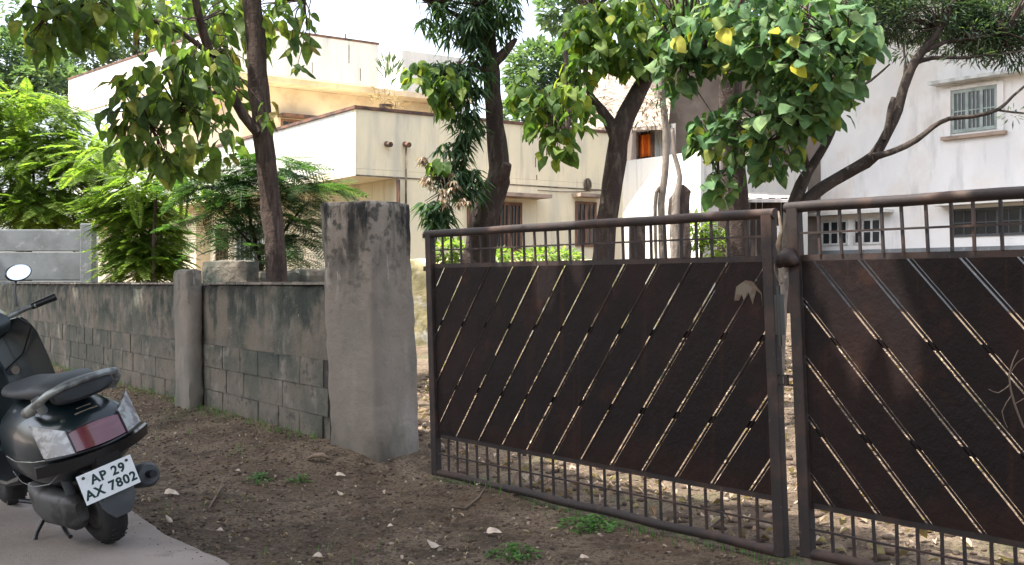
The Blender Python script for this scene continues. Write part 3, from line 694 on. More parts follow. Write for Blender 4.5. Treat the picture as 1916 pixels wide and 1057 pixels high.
def frond(L, pairs, pl, pw, droop, sub=0):
    v = []; f = []
    def q(p, d, w, l, nrm):
        s_ = d.cross(nrm).normalized()*w/2; b = len(v)
        v.extend([tuple(p-s_*.3), tuple(p+d*l*.5-s_), tuple(p+d*l), tuple(p+d*l*.5+s_)]); f.append((b, b+1, b+2, b+3))
    pos = lambda t: Vector((L*t, 0, -droop*L*t*t))
    for i in range(8):
        a, b = pos(i/8), pos((i+1)/8); w = .008*(1-.6*i/8)*max(.5, L); k = len(v)
        v.extend([tuple(a+Vector((0, w, 0))), tuple(a-Vector((0, w, 0))), tuple(b-Vector((0, w, 0))), tuple(b+Vector((0, w, 0)))]); f.append((k, k+1, k+2, k+3))
    for i in range(pairs):
        t = .15+.85*(i+.5)/pairs; p = pos(t); l = pl*math.sin(PI*(.18+.75*t))
        for sd in (1, -1):
            d = Vector((.45, sd, -.25+random.uniform(-.12, .12))).normalized(); nn = Vector((0, 0, 1))
            if not sub: q(p, d, pw, l, nn)
            else:
                for j in range(sub):
                    pj = p+d*l*(j+.6)/sub
                    e = d.cross(nn).normalized()
                    for s2 in (1, -1): q(pj, (e*s2+d*.5+Vector((0, 0, -.1))).normalized(), pw, l/sub*1.6, nn)
    return np.array(v), f
def needle(L, W):
    return np.array([(0, 0, 0), (L*.5, W/2, -.03*L), (L, 0, -.15*L), (L*.5, -W/2, -.03*L)]), [(0, 1, 2), (0, 2, 3)]
def rosette(n, L, W, droop):
    v = []; f = []
    for i in range(n):
        a = 2*PI*i/n+random.random()*.6; e = -.25-random.random()*.9; l = L*random.uniform(.7, 1.1)
        d = Vector((math.cos(a)*math.cos(e), math.sin(a)*math.cos(e), math.sin(e))); s_ = d.cross(Vector((0, 0, 1))).normalized()*W/2
        b = len(v); v += [tuple(d*.02), tuple(d*l*.45+s_), tuple(d*l*.45+Vector((0, 0, -.01))), tuple(d*l*.45-s_), tuple(d*l+Vector((0, 0, -droop*l)))]
        f += [(b, b+1, b+2), (b, b+2, b+3), (b+1, b+4, b+2), (b+2, b+4, b+3)]
    return np.array(v), f

def merge(name, variants, mats, material, parent, kind='stuff'):
    """join many placed copies into one mesh. mats: list of (variant index, Matrix)"""
    off = np.array(poff(parent)) if parent is not None else np.zeros(3)
    VV = []; loops = []; sizes = []; base = 0
    cache = [(np.c_[v, np.ones(len(v))], np.concatenate([np.array(q) for q in f]), [len(q) for q in f]) for v, f in variants]
    for vi, mt in mats:
        v, lp, sz = cache[vi]
        VV.append((v @ np.array(mt).T)[:, :3]-off); loops.append(lp+base); sizes += sz; base += len(v)
    if not VV: return None
    VV = np.concatenate(VV); loops = np.concatenate(loops); sizes = np.array(sizes)
    me = bpy.data.meshes.new(name); me.vertices.add(len(VV)); me.vertices.foreach_set('co', VV.ravel())
    me.loops.add(len(loops)); me.loops.foreach_set('vertex_index', loops)
    me.polygons.add(len(sizes)); me.polygons.foreach_set('loop_start', np.concatenate([[0], np.cumsum(sizes)[:-1]])); me.polygons.foreach_set('loop_total', sizes)
    me.update(calc_edges=True); me.validate()
    o = link(name, me, material, parent)
    if kind: o['kind'] = kind
    return o

def orient(p, d, up, s=1.0):
    d = Vector(d).normalized(); up = Vector(up); y = up.cross(d)
    if y.length < 1e-3: y = Vector((0, 1, 0)).cross(d)
    y.normalize(); z = d.cross(y)
    m = Matrix((d*s, y*s, z*s)).transposed().to_4x4(); m.translation = p; return m

def rnd_ball():
    while True:
        p = Vector((random.uniform(-1, 1), random.uniform(-1, 1), random.uniform(-1, 1)))
        if p.length <= 1: return p

def clusters(cl, seedp=.25):
    """cl: (px,py,Y,rx,ry,n[,depth]) -> points with outward direction"""
    out = []
    for c in cl:
        px, py, Y, rx, ry, n = c[:6]; dp = c[6] if len(c) > 6 else rx/F*Y*.8
        ctr = at(px, py, Y); a = rx/F*Y; b = ry/F*Y
        for _ in range(n):
            r = rnd_ball(); r = r.normalized()*(r.length**.7) if r.length > 0 else r
            out.append((Vector((ctr.x+r.x*a, ctr.y+r.y*dp, ctr.z+r.z*b)), r))
    return out
def in_frame(p, m=0):
    if p.y < .5: return False
    x = p.x/p.y*F+CX; y = CY-(p.z-CAMZ)/p.y*F
    return -m < x < 1916+m and -m < y < 1057+m

def leafy(parent, pts, variants, material, dirfn, size=(.75, 1.15), big=0, partname='leaf'):
    """big: how many of the in-frame nearest leaves become parts of their own"""
    pl = []
    for p, r in pts:
        d, up = dirfn(p, r); pl.append((p, orient(p, d, up, random.uniform(*size)), random.randrange(len(variants))))
    if big:
        pl.sort(key=lambda t: (not in_frame(t[0], 8), t[0].y))
        vis, rest = pl[:big], pl[big:]
        mes = []
        for v, f in variants:
            me = bpy.data.meshes.new(partname); me.from_pydata([tuple(x) for x in v], [], f); me.polygons.foreach_set('use_smooth', [True]*len(me.polygons)); me.materials.append(material); mes.append(me)
        off = poff(parent)
        for p, m, vi in vis:
            o = bpy.data.objects.new(partname, mes[vi]); C.objects.link(o); o.parent = parent
            m = m.copy(); m.translation = m.translation-off; o.matrix_local = m
    else: rest = pl
    merge('foliage', variants, [(vi, m) for p, m, vi in rest], material, parent)

def droopy(down=.6, upz=1.0):
    def fn(p, r):
        a = random.uniform(0, 2*PI)
        d = Vector((math.cos(a)+r.x*.8, math.sin(a)+r.y*.8, -down*random.uniform(.2, 1.7)))
        up = Vector((random.uniform(-.6, .6)-.3, random.uniform(-.6, .6)-.3, upz))
        return d, up
    return fn
def spray(p, r):
    d = Vector((r.x+random.uniform(-.7, .7), r.y+random.uniform(-.7, .7), r.z*.6+random.uniform(-.4, .5)))
    return d, Vector((random.uniform(-.5, .5), random.uniform(-.5, .5), 1))

def path_px(pts, Y, jit=.0):
    """smooth path through pixel points (px,py,width px[,Y])"""
    P = [(at(p[0], p[1], p[3] if len(p) > 3 else Y), p[2]/2/F*(p[3] if len(p) > 3 else Y)) for p in pts]
    out = []; rad = []
    for i in range(len(P)-1):
        p0 = P[max(i-1, 0)][0]; p1, r1 = P[i]; p2, r2 = P[i+1]; p3 = P[min(i+2, len(P)-1)][0]
        n = max(2, int((p2-p1).length/.18)); n = min(n, 14)
        for k in range(n):
            t = k/n
            q = .5*((2*p1)+(p2-p0)*t+(2*p0-5*p1+4*p2-p3)*t*t+(3*p1-p0-3*p2+p3)*t**3)
            out.append(q); rad.append(r1+(r2-r1)*t)
    out.append(P[-1][0]); rad.append(P[-1][1])
    return out, rad
def limb(name, parent, pts, Y, mat, seg=10, wob=.25):
    a, r = path_px(pts, Y); return MB().tube(a, r, seg, wob=wob).build(name, mat, parent, True, sharp=70)
def twigs(parent, anchors, pts, mat, r=.006, frac=.12):
    m = MB()
    for p, rr in pts:
        if random.random() > frac: continue
        a = min(anchors, key=lambda q: (q-p).length); 
        if (a-p).length > 2.2: continue
        mid = a.lerp(p, .5)+Vector((random.uniform(-.08, .08), random.uniform(-.08, .08), random.uniform(0, .12)))
        m.tube([a, mid, p], [r*1.8, r*1.2, r*.5], 4, cap=False)
    if m.v: tag(m.build('twigs', mat, parent, True), kind='stuff')

# ------------------------------------------------------------------ T1: tree left with large leaves
t1b = at(520, 700, 10.6)
t1 = thing('teak_tree', 'slender dark trunked tree with drooping large leaves, rising behind the wall pilaster', 'tree', (t1b.x, t1b.y, .3))
limb('trunk', t1, [(530, 760, 44), (518, 520, 38), (508, 400, 37), (492, 250, 37), (478, 90, 35), (470, -60, 34), (462, -260, 30), (470, -520, 22), (455, -700, 12)], 10.6, M['bark'], 14)
limb('branch', t1, [(484, 250, 20), (455, 215, 19, 10.5), (425, 160, 18, 10.4), (395, 105, 18, 10.3), (375, 40, 16, 10.2), (350, -60, 12, 10.1), (300, -150, 7, 10.0)], 10.5, M['bark'])
limb('branch', t1, [(400, 110, 12, 10.3), (340, 60, 10, 10.1), (260, 30, 8, 9.9), (170, 10, 6, 9.7), (90, 20, 4, 9.6)], 10.3, M['bark'])
limb('branch', t1, [(425, 165, 9, 10.4), (380, 180, 8, 10.2), (330, 200, 6, 10.0), (280, 230, 4, 9.9)], 10.3, M['bark'])
limb('branch', t1, [(472, -20, 14), (520, -60, 10), (570, 0, 6), (560, 60, 4)], 10.6, M['bark'])
LV1 = [bleaf(.18, .105, .25, .35), bleaf(.17, .10, -.15, .8), bleaf(.19, .11, .5, .2), bleaf(.14, .085, .1, 1.1), bleaf(.2, .10, -.5, .4)]
cl1 = [(370, 140, 9.9, 75, 65, 75), (250, 250, 9.9, 50, 50, 30), (340, 250, 9.9, 110, 78, 122), (300, 160, 9.9, 100, 62, 86), (395, 60, 11.1, 110, 70, 150, .5), (220, 30, 9.8, 110, 45, 95), (90, 45, 9.6, 68, 55, 80), (160, 10, 9.7, 60, 30, 30), (470, 30, 11.2, 50, 40, 45, .3),
       (405, 180, 11.1, 60, 60, 70, .4), (540, 20, 10.6, 50, 50, 40), (560, 95, 10.5, 30, 32, 12), (310, 300, 9.9, 60, 28, 26), (505, 205, 10.3, 22, 22, 7), (235, 210, 9.8, 50, 34, 22),
       (300, -120, 10, 330, 120, 150, 1.2), (480, -420, 10.8, 330, 260, 240, 1.8)]
pts = clusters(cl1)
anch = [at(*a) for a in ((375, 40, 10.2), (395, 105, 10.3), (260, 30, 9.9), (170, 10, 9.7), (90, 20, 9.6), (330, 200, 10), (280, 230, 9.9), (570, 0, 10.6), (470, -300, 10.6), (350, -60, 10.1))]
leafy(t1, pts, LV1, M['leaf_t1'], droopy(.8), (.55, 1.2), big=300); twigs(t1, anch, pts, M['bark'], .006, .16)

# T2: thick leaning trunk with narrow leaves
b = at(905, 640, 13)
t2 = thing('mango_tree', 'thick dark kinked trunk with a broken stump, behind the left gate leaf', 'tree', (b.x, b.y, .4))
limb('trunk', t2, [(890, 720, 68), (898, 480, 60), (908, 400, 54), (930, 335, 42), (932, 290, 34), (924, 200, 30), (917, 110, 30), (912, 60, 32), (900, 0, 32), (890, -120, 36), (880, -300, 26)], 13, M['bark_dark'], 16, .35)
limb('branch', t2, [(925, 345, 30, 12.95), (942, 325, 26, 12.9), (950, 306, 17, 12.85)], 12.9, M['bark'])
limb('branch', t2, [(916, 125, 24), (938, 105, 18), (958, 82, 12), (966, 72, 6)], 12.9, M['bark'])
limb('branch', t2, [(905, 250, 10), (875, 260, 8, 12.6), (850, 300, 6, 12.5), (835, 350, 4, 12.4)], 12.8, M['bark'])
limb('branch', t2, [(918, 130, 12), (880, 130, 9, 12.6), (840, 150, 7, 12.5), (790, 160, 5, 12.4)], 12.8, M['bark'])
limb('branch', t2, [(912, 60, 14), (880, 40, 10), (840, 20, 7), (800, 5, 4)], 12.8, M['bark'])
RO_ = [rosette(9, .2, .036, .3) for _ in range(4)]
cl2 = [(850, 40, 12.8, 68, 42, 60), (925, 25, 12.9, 48, 48, 40), (845, 150, 12.6, 50, 45, 45), (870, 230, 12.6, 28, 45, 28), (845, 300, 12.5, 36, 45, 30), (865, 340, 12.5, 45, 28, 34), (815, 395, 12.3, 40, 28, 28), (895, 130, 12.7, 22, 60, 22),
       (880, -160, 13, 260, 150, 330, 1.6)]
pts = clusters(cl2); leafy(t2, pts, RO_, M['leaf_t2'], lambda p, r: (Vector((1, random.uniform(-.3, .3), random.uniform(-.3, .3))), Vector((random.uniform(-.3, .3), random.uniform(-.3, .3), 1))), (.8, 1.3))
BR = [bleaf(.17, .12, .2, .4), bleaf(.15, .11, -.1, .5)]
pb = clusters([(785, 140, 12.3, 38, 28, 38), (835, 160, 12.3, 40, 36, 34), (822, 190, 12.3, 18, 26, 12), (822, 305, 12.2, 22, 12, 8)])
yl = thing('climber_vine', 'yellow green climber leaves hanging from the left side of the kinked trunk', 'vine', tuple(at(800, 140, 12.3)))
leafy(yl, pb, BR, M['leaf_t3'], droopy(.8), big=90)
dr = [rosette(7, .09, .03, .4) for _ in range(3)]
pd = clusters([(790, 297, 12.2, 8, 8, 4), (800, 340, 12.2, 14, 14, 6), (835, 340, 12.1, 24, 22, 9), (850, 375, 12.1, 26, 10, 6)])
merge('withered_leaves', dr, [(random.randrange(3), orient(p, (1, 0, 0), (0, 0, 1), 1)) for p, r in pd], M['leaf_dry'], t2)
twigs(t2, [at(850, 300, 12.5), at(835, 350, 12.4), at(840, 150, 12.5), at(800, 5, 12.8)], pts+pd*3, M['bark'], .006, .25)

# T3: forked dark trunk
b = at(1130, 640, 12)
t3 = thing('forked_tree', 'dark forked trunk leaning right with light green leaves, before the orange cloth window', 'tree', (b.x, b.y, .4))
limb('trunk', t3, [(1118, 720, 46), (1128, 480, 40), (1140, 390, 36), (1153, 300, 35), (1160, 240, 36), (1186, 190, 31), (1208, 145, 28), (1232, 90, 24), (1250, 0, 24), (1262, -140, 18)], 12, M['bark_dark'], 14, .3)
limb('branch', t3, [(1156, 262, 28), (1138, 225, 20), (1110, 185, 14), (1098, 160, 11), (1096, 100, 9), (1105, 20, 7)], 12, M['bark_dark'])
limb('branch', t3, [(1110, 190, 9), (1070, 180, 6, 11.8), (1030, 190, 5, 11.7), (1000, 200, 3, 11.6)], 12, M['bark'])
LV3 = [bleaf(.16, .12, .2, .4), bleaf(.14, .115, -.15, .7), bleaf(.18, .12, .4, .25), bleaf(.12, .10, .1, 1.0)]
cl3 = [(1040, 200, 11.5, 75, 58, 130), (1090, 80, 11.6, 45, 78, 90), (1040, 270, 11.5, 36, 40, 44), (985, 170, 11.6, 36, 40, 36), (1150, 60, 11.8, 80, 70, 170), (1180, 110, 11.8, 50, 38, 60), (1200, 20, 11.9, 90, 40, 140),
       (1150, -140, 12, 240, 130, 260, 1.4)]
pts = clusters(cl3); leafy(t3, pts, LV3, M['leaf_t3'], droopy(.8), (.7, 1.15), big=290)
twigs(t3, [at(1096, 100, 12), at(1070, 180, 11.8), at(1030, 190, 11.7), at(1105, 20, 12), at(1232, 90, 12)], pts, M['bark'], .005, .2)
# scrub of dry stuff draped on the fork
pd = clusters([(1110, 190, 12.4, 40, 30, 120), (1200, 210, 12.6, 40, 34, 150), (1220, 170, 12.5, 26, 60, 120)])
merge('dry_sprigs', [needle(.09, .012)], [(0, orient(p, *spray(p, r), random.uniform(.7, 1.3))) for p, r in pd], M['leaf_dry'], t3)

# T5: broad leaf mass
b = at(1385, 640, 9.4)
t5 = thing('broadleaf_tree', 'straight dark trunk with a dense mass of broad pale green leaves above the gate centre', 'tree', (b.x, b.y, .3))
limb('trunk', t5, [(1378, 720, 52), (1380, 480, 46), (1378, 360, 44), (1368, 240, 40), (1360, 100, 36), (1350, -60, 32), (1355, -300, 24), (1350, -520, 12)], 9.4, M['bark_dark'], 14)
limb('branch', t5, [(1366, 220, 16), (1420, 160, 14, 8.8), (1500, 100, 10, 8.3), (1580, 90, 6, 8.0)], 9.0, M['bark_dark'])
limb('branch', t5, [(1362, 130, 16), (1320, 90, 12, 8.8), (1280, 110, 8, 8.5)], 9.0, M['bark_dark'])
limb('branch', t5, [(1370, 260, 8.5), (1430, 270, 8, 8.5), (1480, 240, 6, 8.2)], 9.0, M['bark_dark'])
limb('branch', t5, [(1372, 300, 9), (1345, 330, 6, 8.7), (1330, 350, 4, 8.5)], 9.0, M['bark_dark'])
LV5 = [bleaf(.112, .088, .15, .35), bleaf(.105, .085, -.12, .6), bleaf(.122, .09, .4, .2), bleaf(.085, .07, .05, .9), bleaf(.10, .082, -.45, -.2)]
cl5 = [(1500, 80, 8.0, 135, 90, 520, .7), (1380, 60, 8.3, 118, 78, 330, .6), (1515, 175, 8.0, 85, 70, 240, .5), (1300, 60, 8.4, 75, 80, 150), (1440, 220, 8.2, 95, 65, 190, .45), (1340, 250, 8.3, 50, 52, 80), (1345, 345, 8.4, 30, 32, 36),
       (1430, 300, 8.3, 65, 34, 75), (1590, 90, 7.9, 42, 60, 75), (1260, 130, 8.4, 40, 50, 55),
       (1400, -160, 8.7, 330, 140, 420, 1.6), (1350, -420, 9.1, 260, 160, 260, 1.6)]
pts = clusters(cl5); leafy(t5, pts, LV5, M['leaf_t5'], droopy(.8), (.5, 1.4), big=300)
twigs(t5, [at(1420, 160, 8.8), at(1500, 100, 8.3), at(1580, 90, 8.0), at(1320, 90, 8.8), at(1280, 110, 8.5), at(1430, 270, 8.5), at(1480, 240, 8.2), at(1345, 330, 8.7)], pts, M['bark'], .005, .15)

# T4: right tree, pale stems
b = at(1478, 900, 8.6)
t4 = thing('pale_stemmed_tree', 'spreading grey brown stems rising from the gap between the gate leaves', 'tree', (b.x, b.y, .1))
limb('trunk', t4, [(1452, 860, 26, 8.6), (1456, 700, 24, 8.6), (1462, 560, 22, 8.6), (1473, 460, 22, 8.6), (1482, 385, 30, 8.6)], 8.6, M['bark_pale'], 12, .3)
limb('branch', t4, [(1482, 395, 28), (1500, 345, 24), (1514, 318, 20), (1536, 285, 15), (1556, 248, 13), (1572, 205, 11), (1590, 175, 12, 8.7), (1618, 120, 12, 8.8), (1640, 70, 10, 9), (1665, 0, 8, 9.2)], 8.6, M['bark_mid'])
limb('branch', t4, [(1514, 320, 12), (1506, 295, 12), (1498, 268, 13), (1488, 240, 10), (1470, 190, 8)], 8.6, M['bark_dark'])
limb('branch', t4, [(1484, 398, 26), (1520, 366, 24), (1560, 338, 24), (1600, 314, 24), (1636, 290, 24), (1662, 245, 20), (1680, 205, 18), (1690, 165, 17), (1706, 125, 17), (1730, 92, 15), (1760, 50, 13), (1790, -10, 10)], 8.6, M['bark_mid'])
limb('branch', t4, [(1655, 262, 10), (1662, 225, 11), (1667, 200, 12), (1672, 182, 9)], 8.55, M['bark_mid'])
limb('branch', t4, [(1634, 294, 14), (1670, 284, 11), (1715, 262, 10), (1745, 238, 9), (1775, 222, 8), (1820, 218, 7), (1868, 205, 7), (1895, 180, 5), (1930, 150, 4)], 8.5, M['bark_mid'])
limb('branch', t4, [(1868, 206, 4), (1895, 210, 4), (1930, 213, 3)], 8.5, M['bark_dark'])
limb('branch', t4, [(1712, 118, 10), (1745, 108, 8), (1800, 108, 6), (1880, 100, 4), (1930, 92, 3)], 8.6, M['bark_mid'])
limb('branch', t4, [(1726, 98, 10), (1770, 78, 8), (1820, 72, 6), (1880, 60, 4)], 8.6, M['bark_mid'])
limb('branch', t4, [(1592, 172, 6), (1630, 150, 5), (1665, 120, 3)], 8.6, M['bark_dark'])
limb('branch', t4, [(1690, 160, 6), (1694, 120, 5), (1690, 85, 4)], 8.6, M['bark_dark'])
cl4 = [(1720, 28, 8.9, 120, 46, 3400), (1860, 45, 8.9, 90, 48, 2900), (1640, 25, 9, 70, 45, 1600), (1800, 70, 8.8, 90, 25, 700), (1895, 90, 8.8, 50, 34, 600), (1850, 70, 8.8, 60, 40, 800), (1705, 95, 8.8, 40, 15, 80), (1600, 150, 8.8, 12, 10, 20), (1690, 98, 8.6, 12, 12, 18), (1810, 105, 8.6, 50, 12, 90),
       (1800, -170, 9.2, 300, 170, 3800, 1.4), (1895, 215, 8.4, 20, 12, 25)]
pts = clusters(cl4); merge('foliage', [needle(.085, .014), needle(.07, .011)], [(random.randrange(2), orient(p, *spray(p, r), random.uniform(.7, 1.3))) for p, r in pts], M['leaf_fine'], t4)
twigs(t4, [at(1760, 50, 8.6), at(1820, 72, 8.6), at(1665, 0, 9.1), at(1880, 60, 8.6), at(1790, -10, 8.7), at(1800, 108, 8.6)], pts, M['bark'], .005, .025)

# thin pale stems
for i, (lab, pl_) in enumerate((('thin pale bent stem standing just right of the dark forked trunk', [(1243, 640, 15), (1240, 470, 14), (1238, 380, 13), (1246, 300, 14), (1244, 220, 12), (1236, 150, 10), (1240, 60, 8)]),
                                ('short thin grey stem right of the pale bent stem, with a stump at its foot', [(1262, 640, 20), (1264, 440, 18), (1266, 370, 14), (1272, 330, 10), (1262, 290, 9), (1258, 240, 7)]))):
    b = at(1245+20*i, 640, 14.5+i)
    tt = thing('sapling', lab, 'tree', (b.x, b.y, .5)); limb('trunk', tt, pl_, 14.5+i, M['bark_pale'], 8)
    if i: limb('stump', tt, [(1276, 620, 40), (1274, 440, 36), (1272, 375, 34), (1284, 352, 26)], 15.6, M['bark'], 10, .5)
    else:
        limb('branch', tt, [(1243, 345, 8), (1228, 360, 7), (1226, 420, 6), (1228, 500, 6)], 14.5, M['bark_pale'])
        pd = clusters([(1240, 150, 14.5, 22, 60, 160), (1262, 120, 14.5, 20, 60, 120)])
        merge('foliage', [needle(.12, .02)], [(0, orient(p, *spray(p, r), random.uniform(.7, 1.3))) for p, r in pd], M['leaf_fine'], tt)

# gulmohar sapling with dark feathery fronds behind the wall
b = at(480, 640, 12.4)
gs = thing('feathery_sapling', 'dark green sapling with fern like fronds around the slender trunk, behind the low wall', 'tree', (b.x, b.y, .4))
limb('trunk', gs, [(498, 660, 9), (492, 520, 8), (470, 420, 6), (455, 330, 4)], 12.5, M['bark'], 8)
limb('branch', gs, [(490, 500, 5), (540, 420, 4, 12.3), (575, 380, 3, 12.2)], 12.4, M['bark'])
limb('branch', gs, [(482, 470, 5), (420, 400, 4, 12.3), (395, 350, 3, 12.2)], 12.4, M['bark'])
FR = [frond(.75, 14, .17, .022, .35, 6), frond(.65, 12, .15, .022, .5, 6), frond(.8, 15, .17, .022, .2, 6)]
def fdir(p, r):
    a = random.uniform(0, 2*PI); return Vector((math.cos(a)+r.x, math.sin(a)*.7+r.y, random.uniform(-.35, .25))), Vector((random.uniform(-.3, .3), random.uniform(-.3, .3), 1))
pts = clusters([(440, 340, 12.4, 65, 45, 70), (510, 330, 12.5, 65, 40, 50), (540, 400, 12.4, 55, 45, 50), (430, 420, 12.4, 45, 40, 26), (520, 460, 12.4, 60, 34, 36), (590, 350, 12.3, 30, 18, 12), (470, 300, 12.4, 70, 15, 26)])
leafy(gs, pts, FR, M['leaf_dfrond'], fdir, (.6, .95), big=140, partname='frond')

# lush bushes left
FB = [frond(1.0, 16, .22, .075, .35), frond(.85, 15, .2, .07, .55), frond(1.1, 17, .22, .075, .25)]
for lab, Y, cl in (
    ('bright green feathery shrub between the grey precast wall and the cream house', 17.8, [(262, 430, 17.8, 52, 62, 420), (268, 490, 17.6, 46, 32, 240), (235, 370, 18, 60, 32, 200), (285, 470, 17.6, 30, 40, 100)]),
    ('tall leafy green tree at the far left behind the grey precast wall', 21, [(60, 330, 21, 100, 80, 560), (50, 225, 21.5, 95, 60, 420), (90, 390, 21, 110, 36, 360), (150, 300, 21, 50, 50, 190), (-60, 280, 21, 120, 160, 150)]),
    ('pale sprays of feathery leaves in front of the house terrace left of the slender trunk', 17, [(290, 340, 17, 60, 30, 80), (200, 300, 17.5, 60, 40, 90), (350, 345, 17, 60, 24, 60)])):
    b = at(cl[0][0], 640, Y)
    t = thing('leafy_tree', lab, 'tree', (b.x, b.y, .4))
    c0_ = cl[0]
    limb('trunk', t, [(c0_[0], 680, 10), (c0_[0]-4, 500, 8), (c0_[0]+3, c0_[1], 5), (c0_[0], c0_[1]-50, 3)], Y+.2, M['bark'], 8)
    pts = clusters(cl); leafy(t, pts, FB, M['leaf_bush'], fdir, (.32, .62) if Y < 20 else (.35, .8), big=200, partname='frond')

# far trees
FL = [bleaf(.3, .2, .2, .3)[0:2]]
FL = [(np.array([(0, 0, 0), (.16, .09, .02), (.32, 0, -.05), (.16, -.09, .02)]), [(0, 1, 2), (0, 2, 3)])]
def far_tree(lab, base, Y, cl, mat, trunk):
    b = at(base, 560, Y); t = thing('distant_tree', lab, 'tree', (b.x, b.y, .5))
    limb('trunk', t, trunk, Y, M['bark'], 8)
    pts = clusters(cl); merge('foliage', FL, [(0, orient(p, *spray(p, r), random.uniform(.6, 1.3))) for p, r in pts], mat, t)
far_tree('dark bluish tree rising high at the far left corner behind the bushes', 40, 42, [(40, 120, 42, 75, 60, 2200, 2.5), (100, 160, 41, 60, 40, 1100, 2), (-60, 60, 43, 110, 130, 1500, 3), (20, 190, 41, 60, 40, 800, 2)], M['leaf_far'], [(40, 560, 26), (44, 300, 22), (40, 120, 14)])
far_tree('hazy pale tree showing above the upper parapet of the cream house', 250, 52, [(230, 60, 52, 100, 45, 2200, 3), (340, 20, 52, 90, 55, 1500, 3), (170, 100, 51, 45, 34, 700, 2)], M['leaf_far'], [(250, 560, 22), (250, 300, 18), (255, 60, 12)])
far_tree('hazy round crowned tree behind the cream house, between the two dark trunks', 1020, 44, [(1010, 140, 44, 62, 60, 2300, 2), (1050, 210, 43, 55, 40, 1200, 2), (960, 220, 43, 30, 30, 400, 1.5), (1075, 100, 44, 25, 50, 500, 1.5)], M['leaf_far'], [(1020, 560, 20), (1024, 330, 16), (1015, 140, 10)])
far_tree('tall sparse tree against the sky above the forked trunk', 1060, 36, [(1045, 15, 36, 34, 42, 500, 1.5), (1080, -60, 36, 60, 60, 500, 2), (1130, 150, 35, 40, 40, 200, 1.2)], M['leaf_far'], [(1068, 560, 14), (1064, 300, 12), (1056, 20, 6)])
far_tree('dense dark tree crown filling the space behind the taupe house roof', 1400, 40, [(1300, 90, 40, 90, 80, 1800, 2.5), (1440, 60, 40, 110, 100, 2300, 2.5), (1550, 20, 38, 90, 60, 1000, 2)], M['leaf_fine'], [(1400, 560, 30), (1400, 300, 26), (1405, 80, 14)])

# terrace plants on house 1
tp = thing('terrace_plant', 'spiky dry potted plant growing over the terrace parapet of the cream house', 'plant', tuple(at(725, 195, 21.4)))
pts = clusters([(722, 180, 21.4, 20, 16, 60, .3), (742, 200, 21.2, 12, 14, 30, .2), (705, 188, 21.6, 12, 10, 24, .2)])
merge('blades', [needle(.2, .02)], [(0, orient(p, Vector((r.x, r.y, random.uniform(-.1, 1.0))), (0, 0, 1), random.uniform(.6, 1.2))) for p, r in pts], M['leaf_dry'], tp)
MB().tube([at(722, 212, 21.4), at(722, 196, 21.4)], [.1, .14], 10).build('pot', M['edge_brown'], tp)
tp = thing('terrace_plant', 'tuft of upright grey green shoots beside the end of the upper parapet', 'plant', tuple(at(728, 150, 31)))
pts = clusters([(728, 135, 31, 14, 22, 70, .3)])
merge('blades', [needle(.35, .04)], [(0, orient(p, Vector((r.x*.4, r.y*.4, random.uniform(.4, 1.0))), (0, 1, 0), random.uniform(.6, 1.2))) for p, r in pts], M['leaf_far'], tp)

# yard shrubs seen through the grid
for lab, cl in (('low leafy shrub behind the gate grid left of the kinked trunk', [(840, 470, 14, 28, 22, 260)]), ('low yellow green shrub behind the gate grid at the right end of the left leaf', [(1310, 430, 17, 28, 34, 420), (1350, 460, 17, 30, 25, 260)]),
                ('mossy creeping shrub on the garden wall behind the grid centre', [(1030, 480, 16, 60, 12, 420), (930, 478, 16, 40, 10, 200)])):
    p = at(cl[0][0], cl[0][1], cl[0][2]); t = thing('yard_shrub', lab, 'shrub', (p.x, p.y, .6))
    limb('stem', t, [(cl[0][0], 600, 8), (cl[0][0]+3, cl[0][1], 5)], cl[0][2], M['bark'], 6)
    merge('foliage', [needle(.12, .05)], [(0, orient(q, *spray(q, r), random.uniform(.6, 1.3))) for q, r in clusters(cl)], M['leaf_bush'], t)

# ------------------------------------------------------------------ roadside trees that shade the lane (left of and behind the viewer)
CLF = [(np.array([(0, 0, 0), (.15, .12, .02), (.32, 0, -.06), (.15, -.12, .02)]), [(0, 1, 2), (0, 2, 3)])]
def road_tree(lab, x, y, h, blobs):
    t = thing('roadside_tree', lab, 'tree', (x, y, 0))
    MB().tube([(x, y, -.1), (x+.05, y, 1.5), (x-.1, y+.1, 3.2), (x, y, h)], [.26, .2, .17, .08], 12, wob=.25).build('trunk', M['bark'], t, True)
    mm = []
    for cx, cy, cz, rx, ry, rz, n in blobs:
        MB().tube([(x-.05, y, 3), ((x+cx)/2, (y+cy)/2, (3+cz)/2+.4), (cx, cy, cz)], [.1, .07, .03], 8, wob=.2).build('branch', M['bark'], t, True)
        for _ in range(n):
            r = rnd_ball(); p = Vector((cx+r.x*rx, cy+r.y*ry, cz+r.z*rz)); mm.append((0, orient(p, *spray(p, r), random.uniform(.7, 1.4))))
    merge('foliage', CLF, mm, M['leaf_t1'], t)
road_tree('broad shade tree across the lane, left of the view and beside the scooter', -7.6, 6.0, 5.5, [(-3.8, 5.6, 5.6, 1.7, 1.6, .7, 2300), (-4.9, 6.9, 5.7, 1.8, 1.8, .8, 2300), (-6.4, 8.9, 5.8, 1.9, 1.9, .8, 2300), (-7.0, 5.4, 6.3, 2.2, 2.6, .9, 2200), (-5.2, 4.6, 6.2, 1.7, 1.7, .7, 1500)])
road_tree('tall shade tree farther up the lane, left of the view', -10.4, 11.5, 6, [(-8.2, 11.1, 6.0, 1.9, 1.9, .8, 2000), (-9.9, 13.7, 6.4, 2.0, 2.2, .9, 2000), (-11.2, 16.2, 6.7, 2.0, 2.0, .9, 1300)])
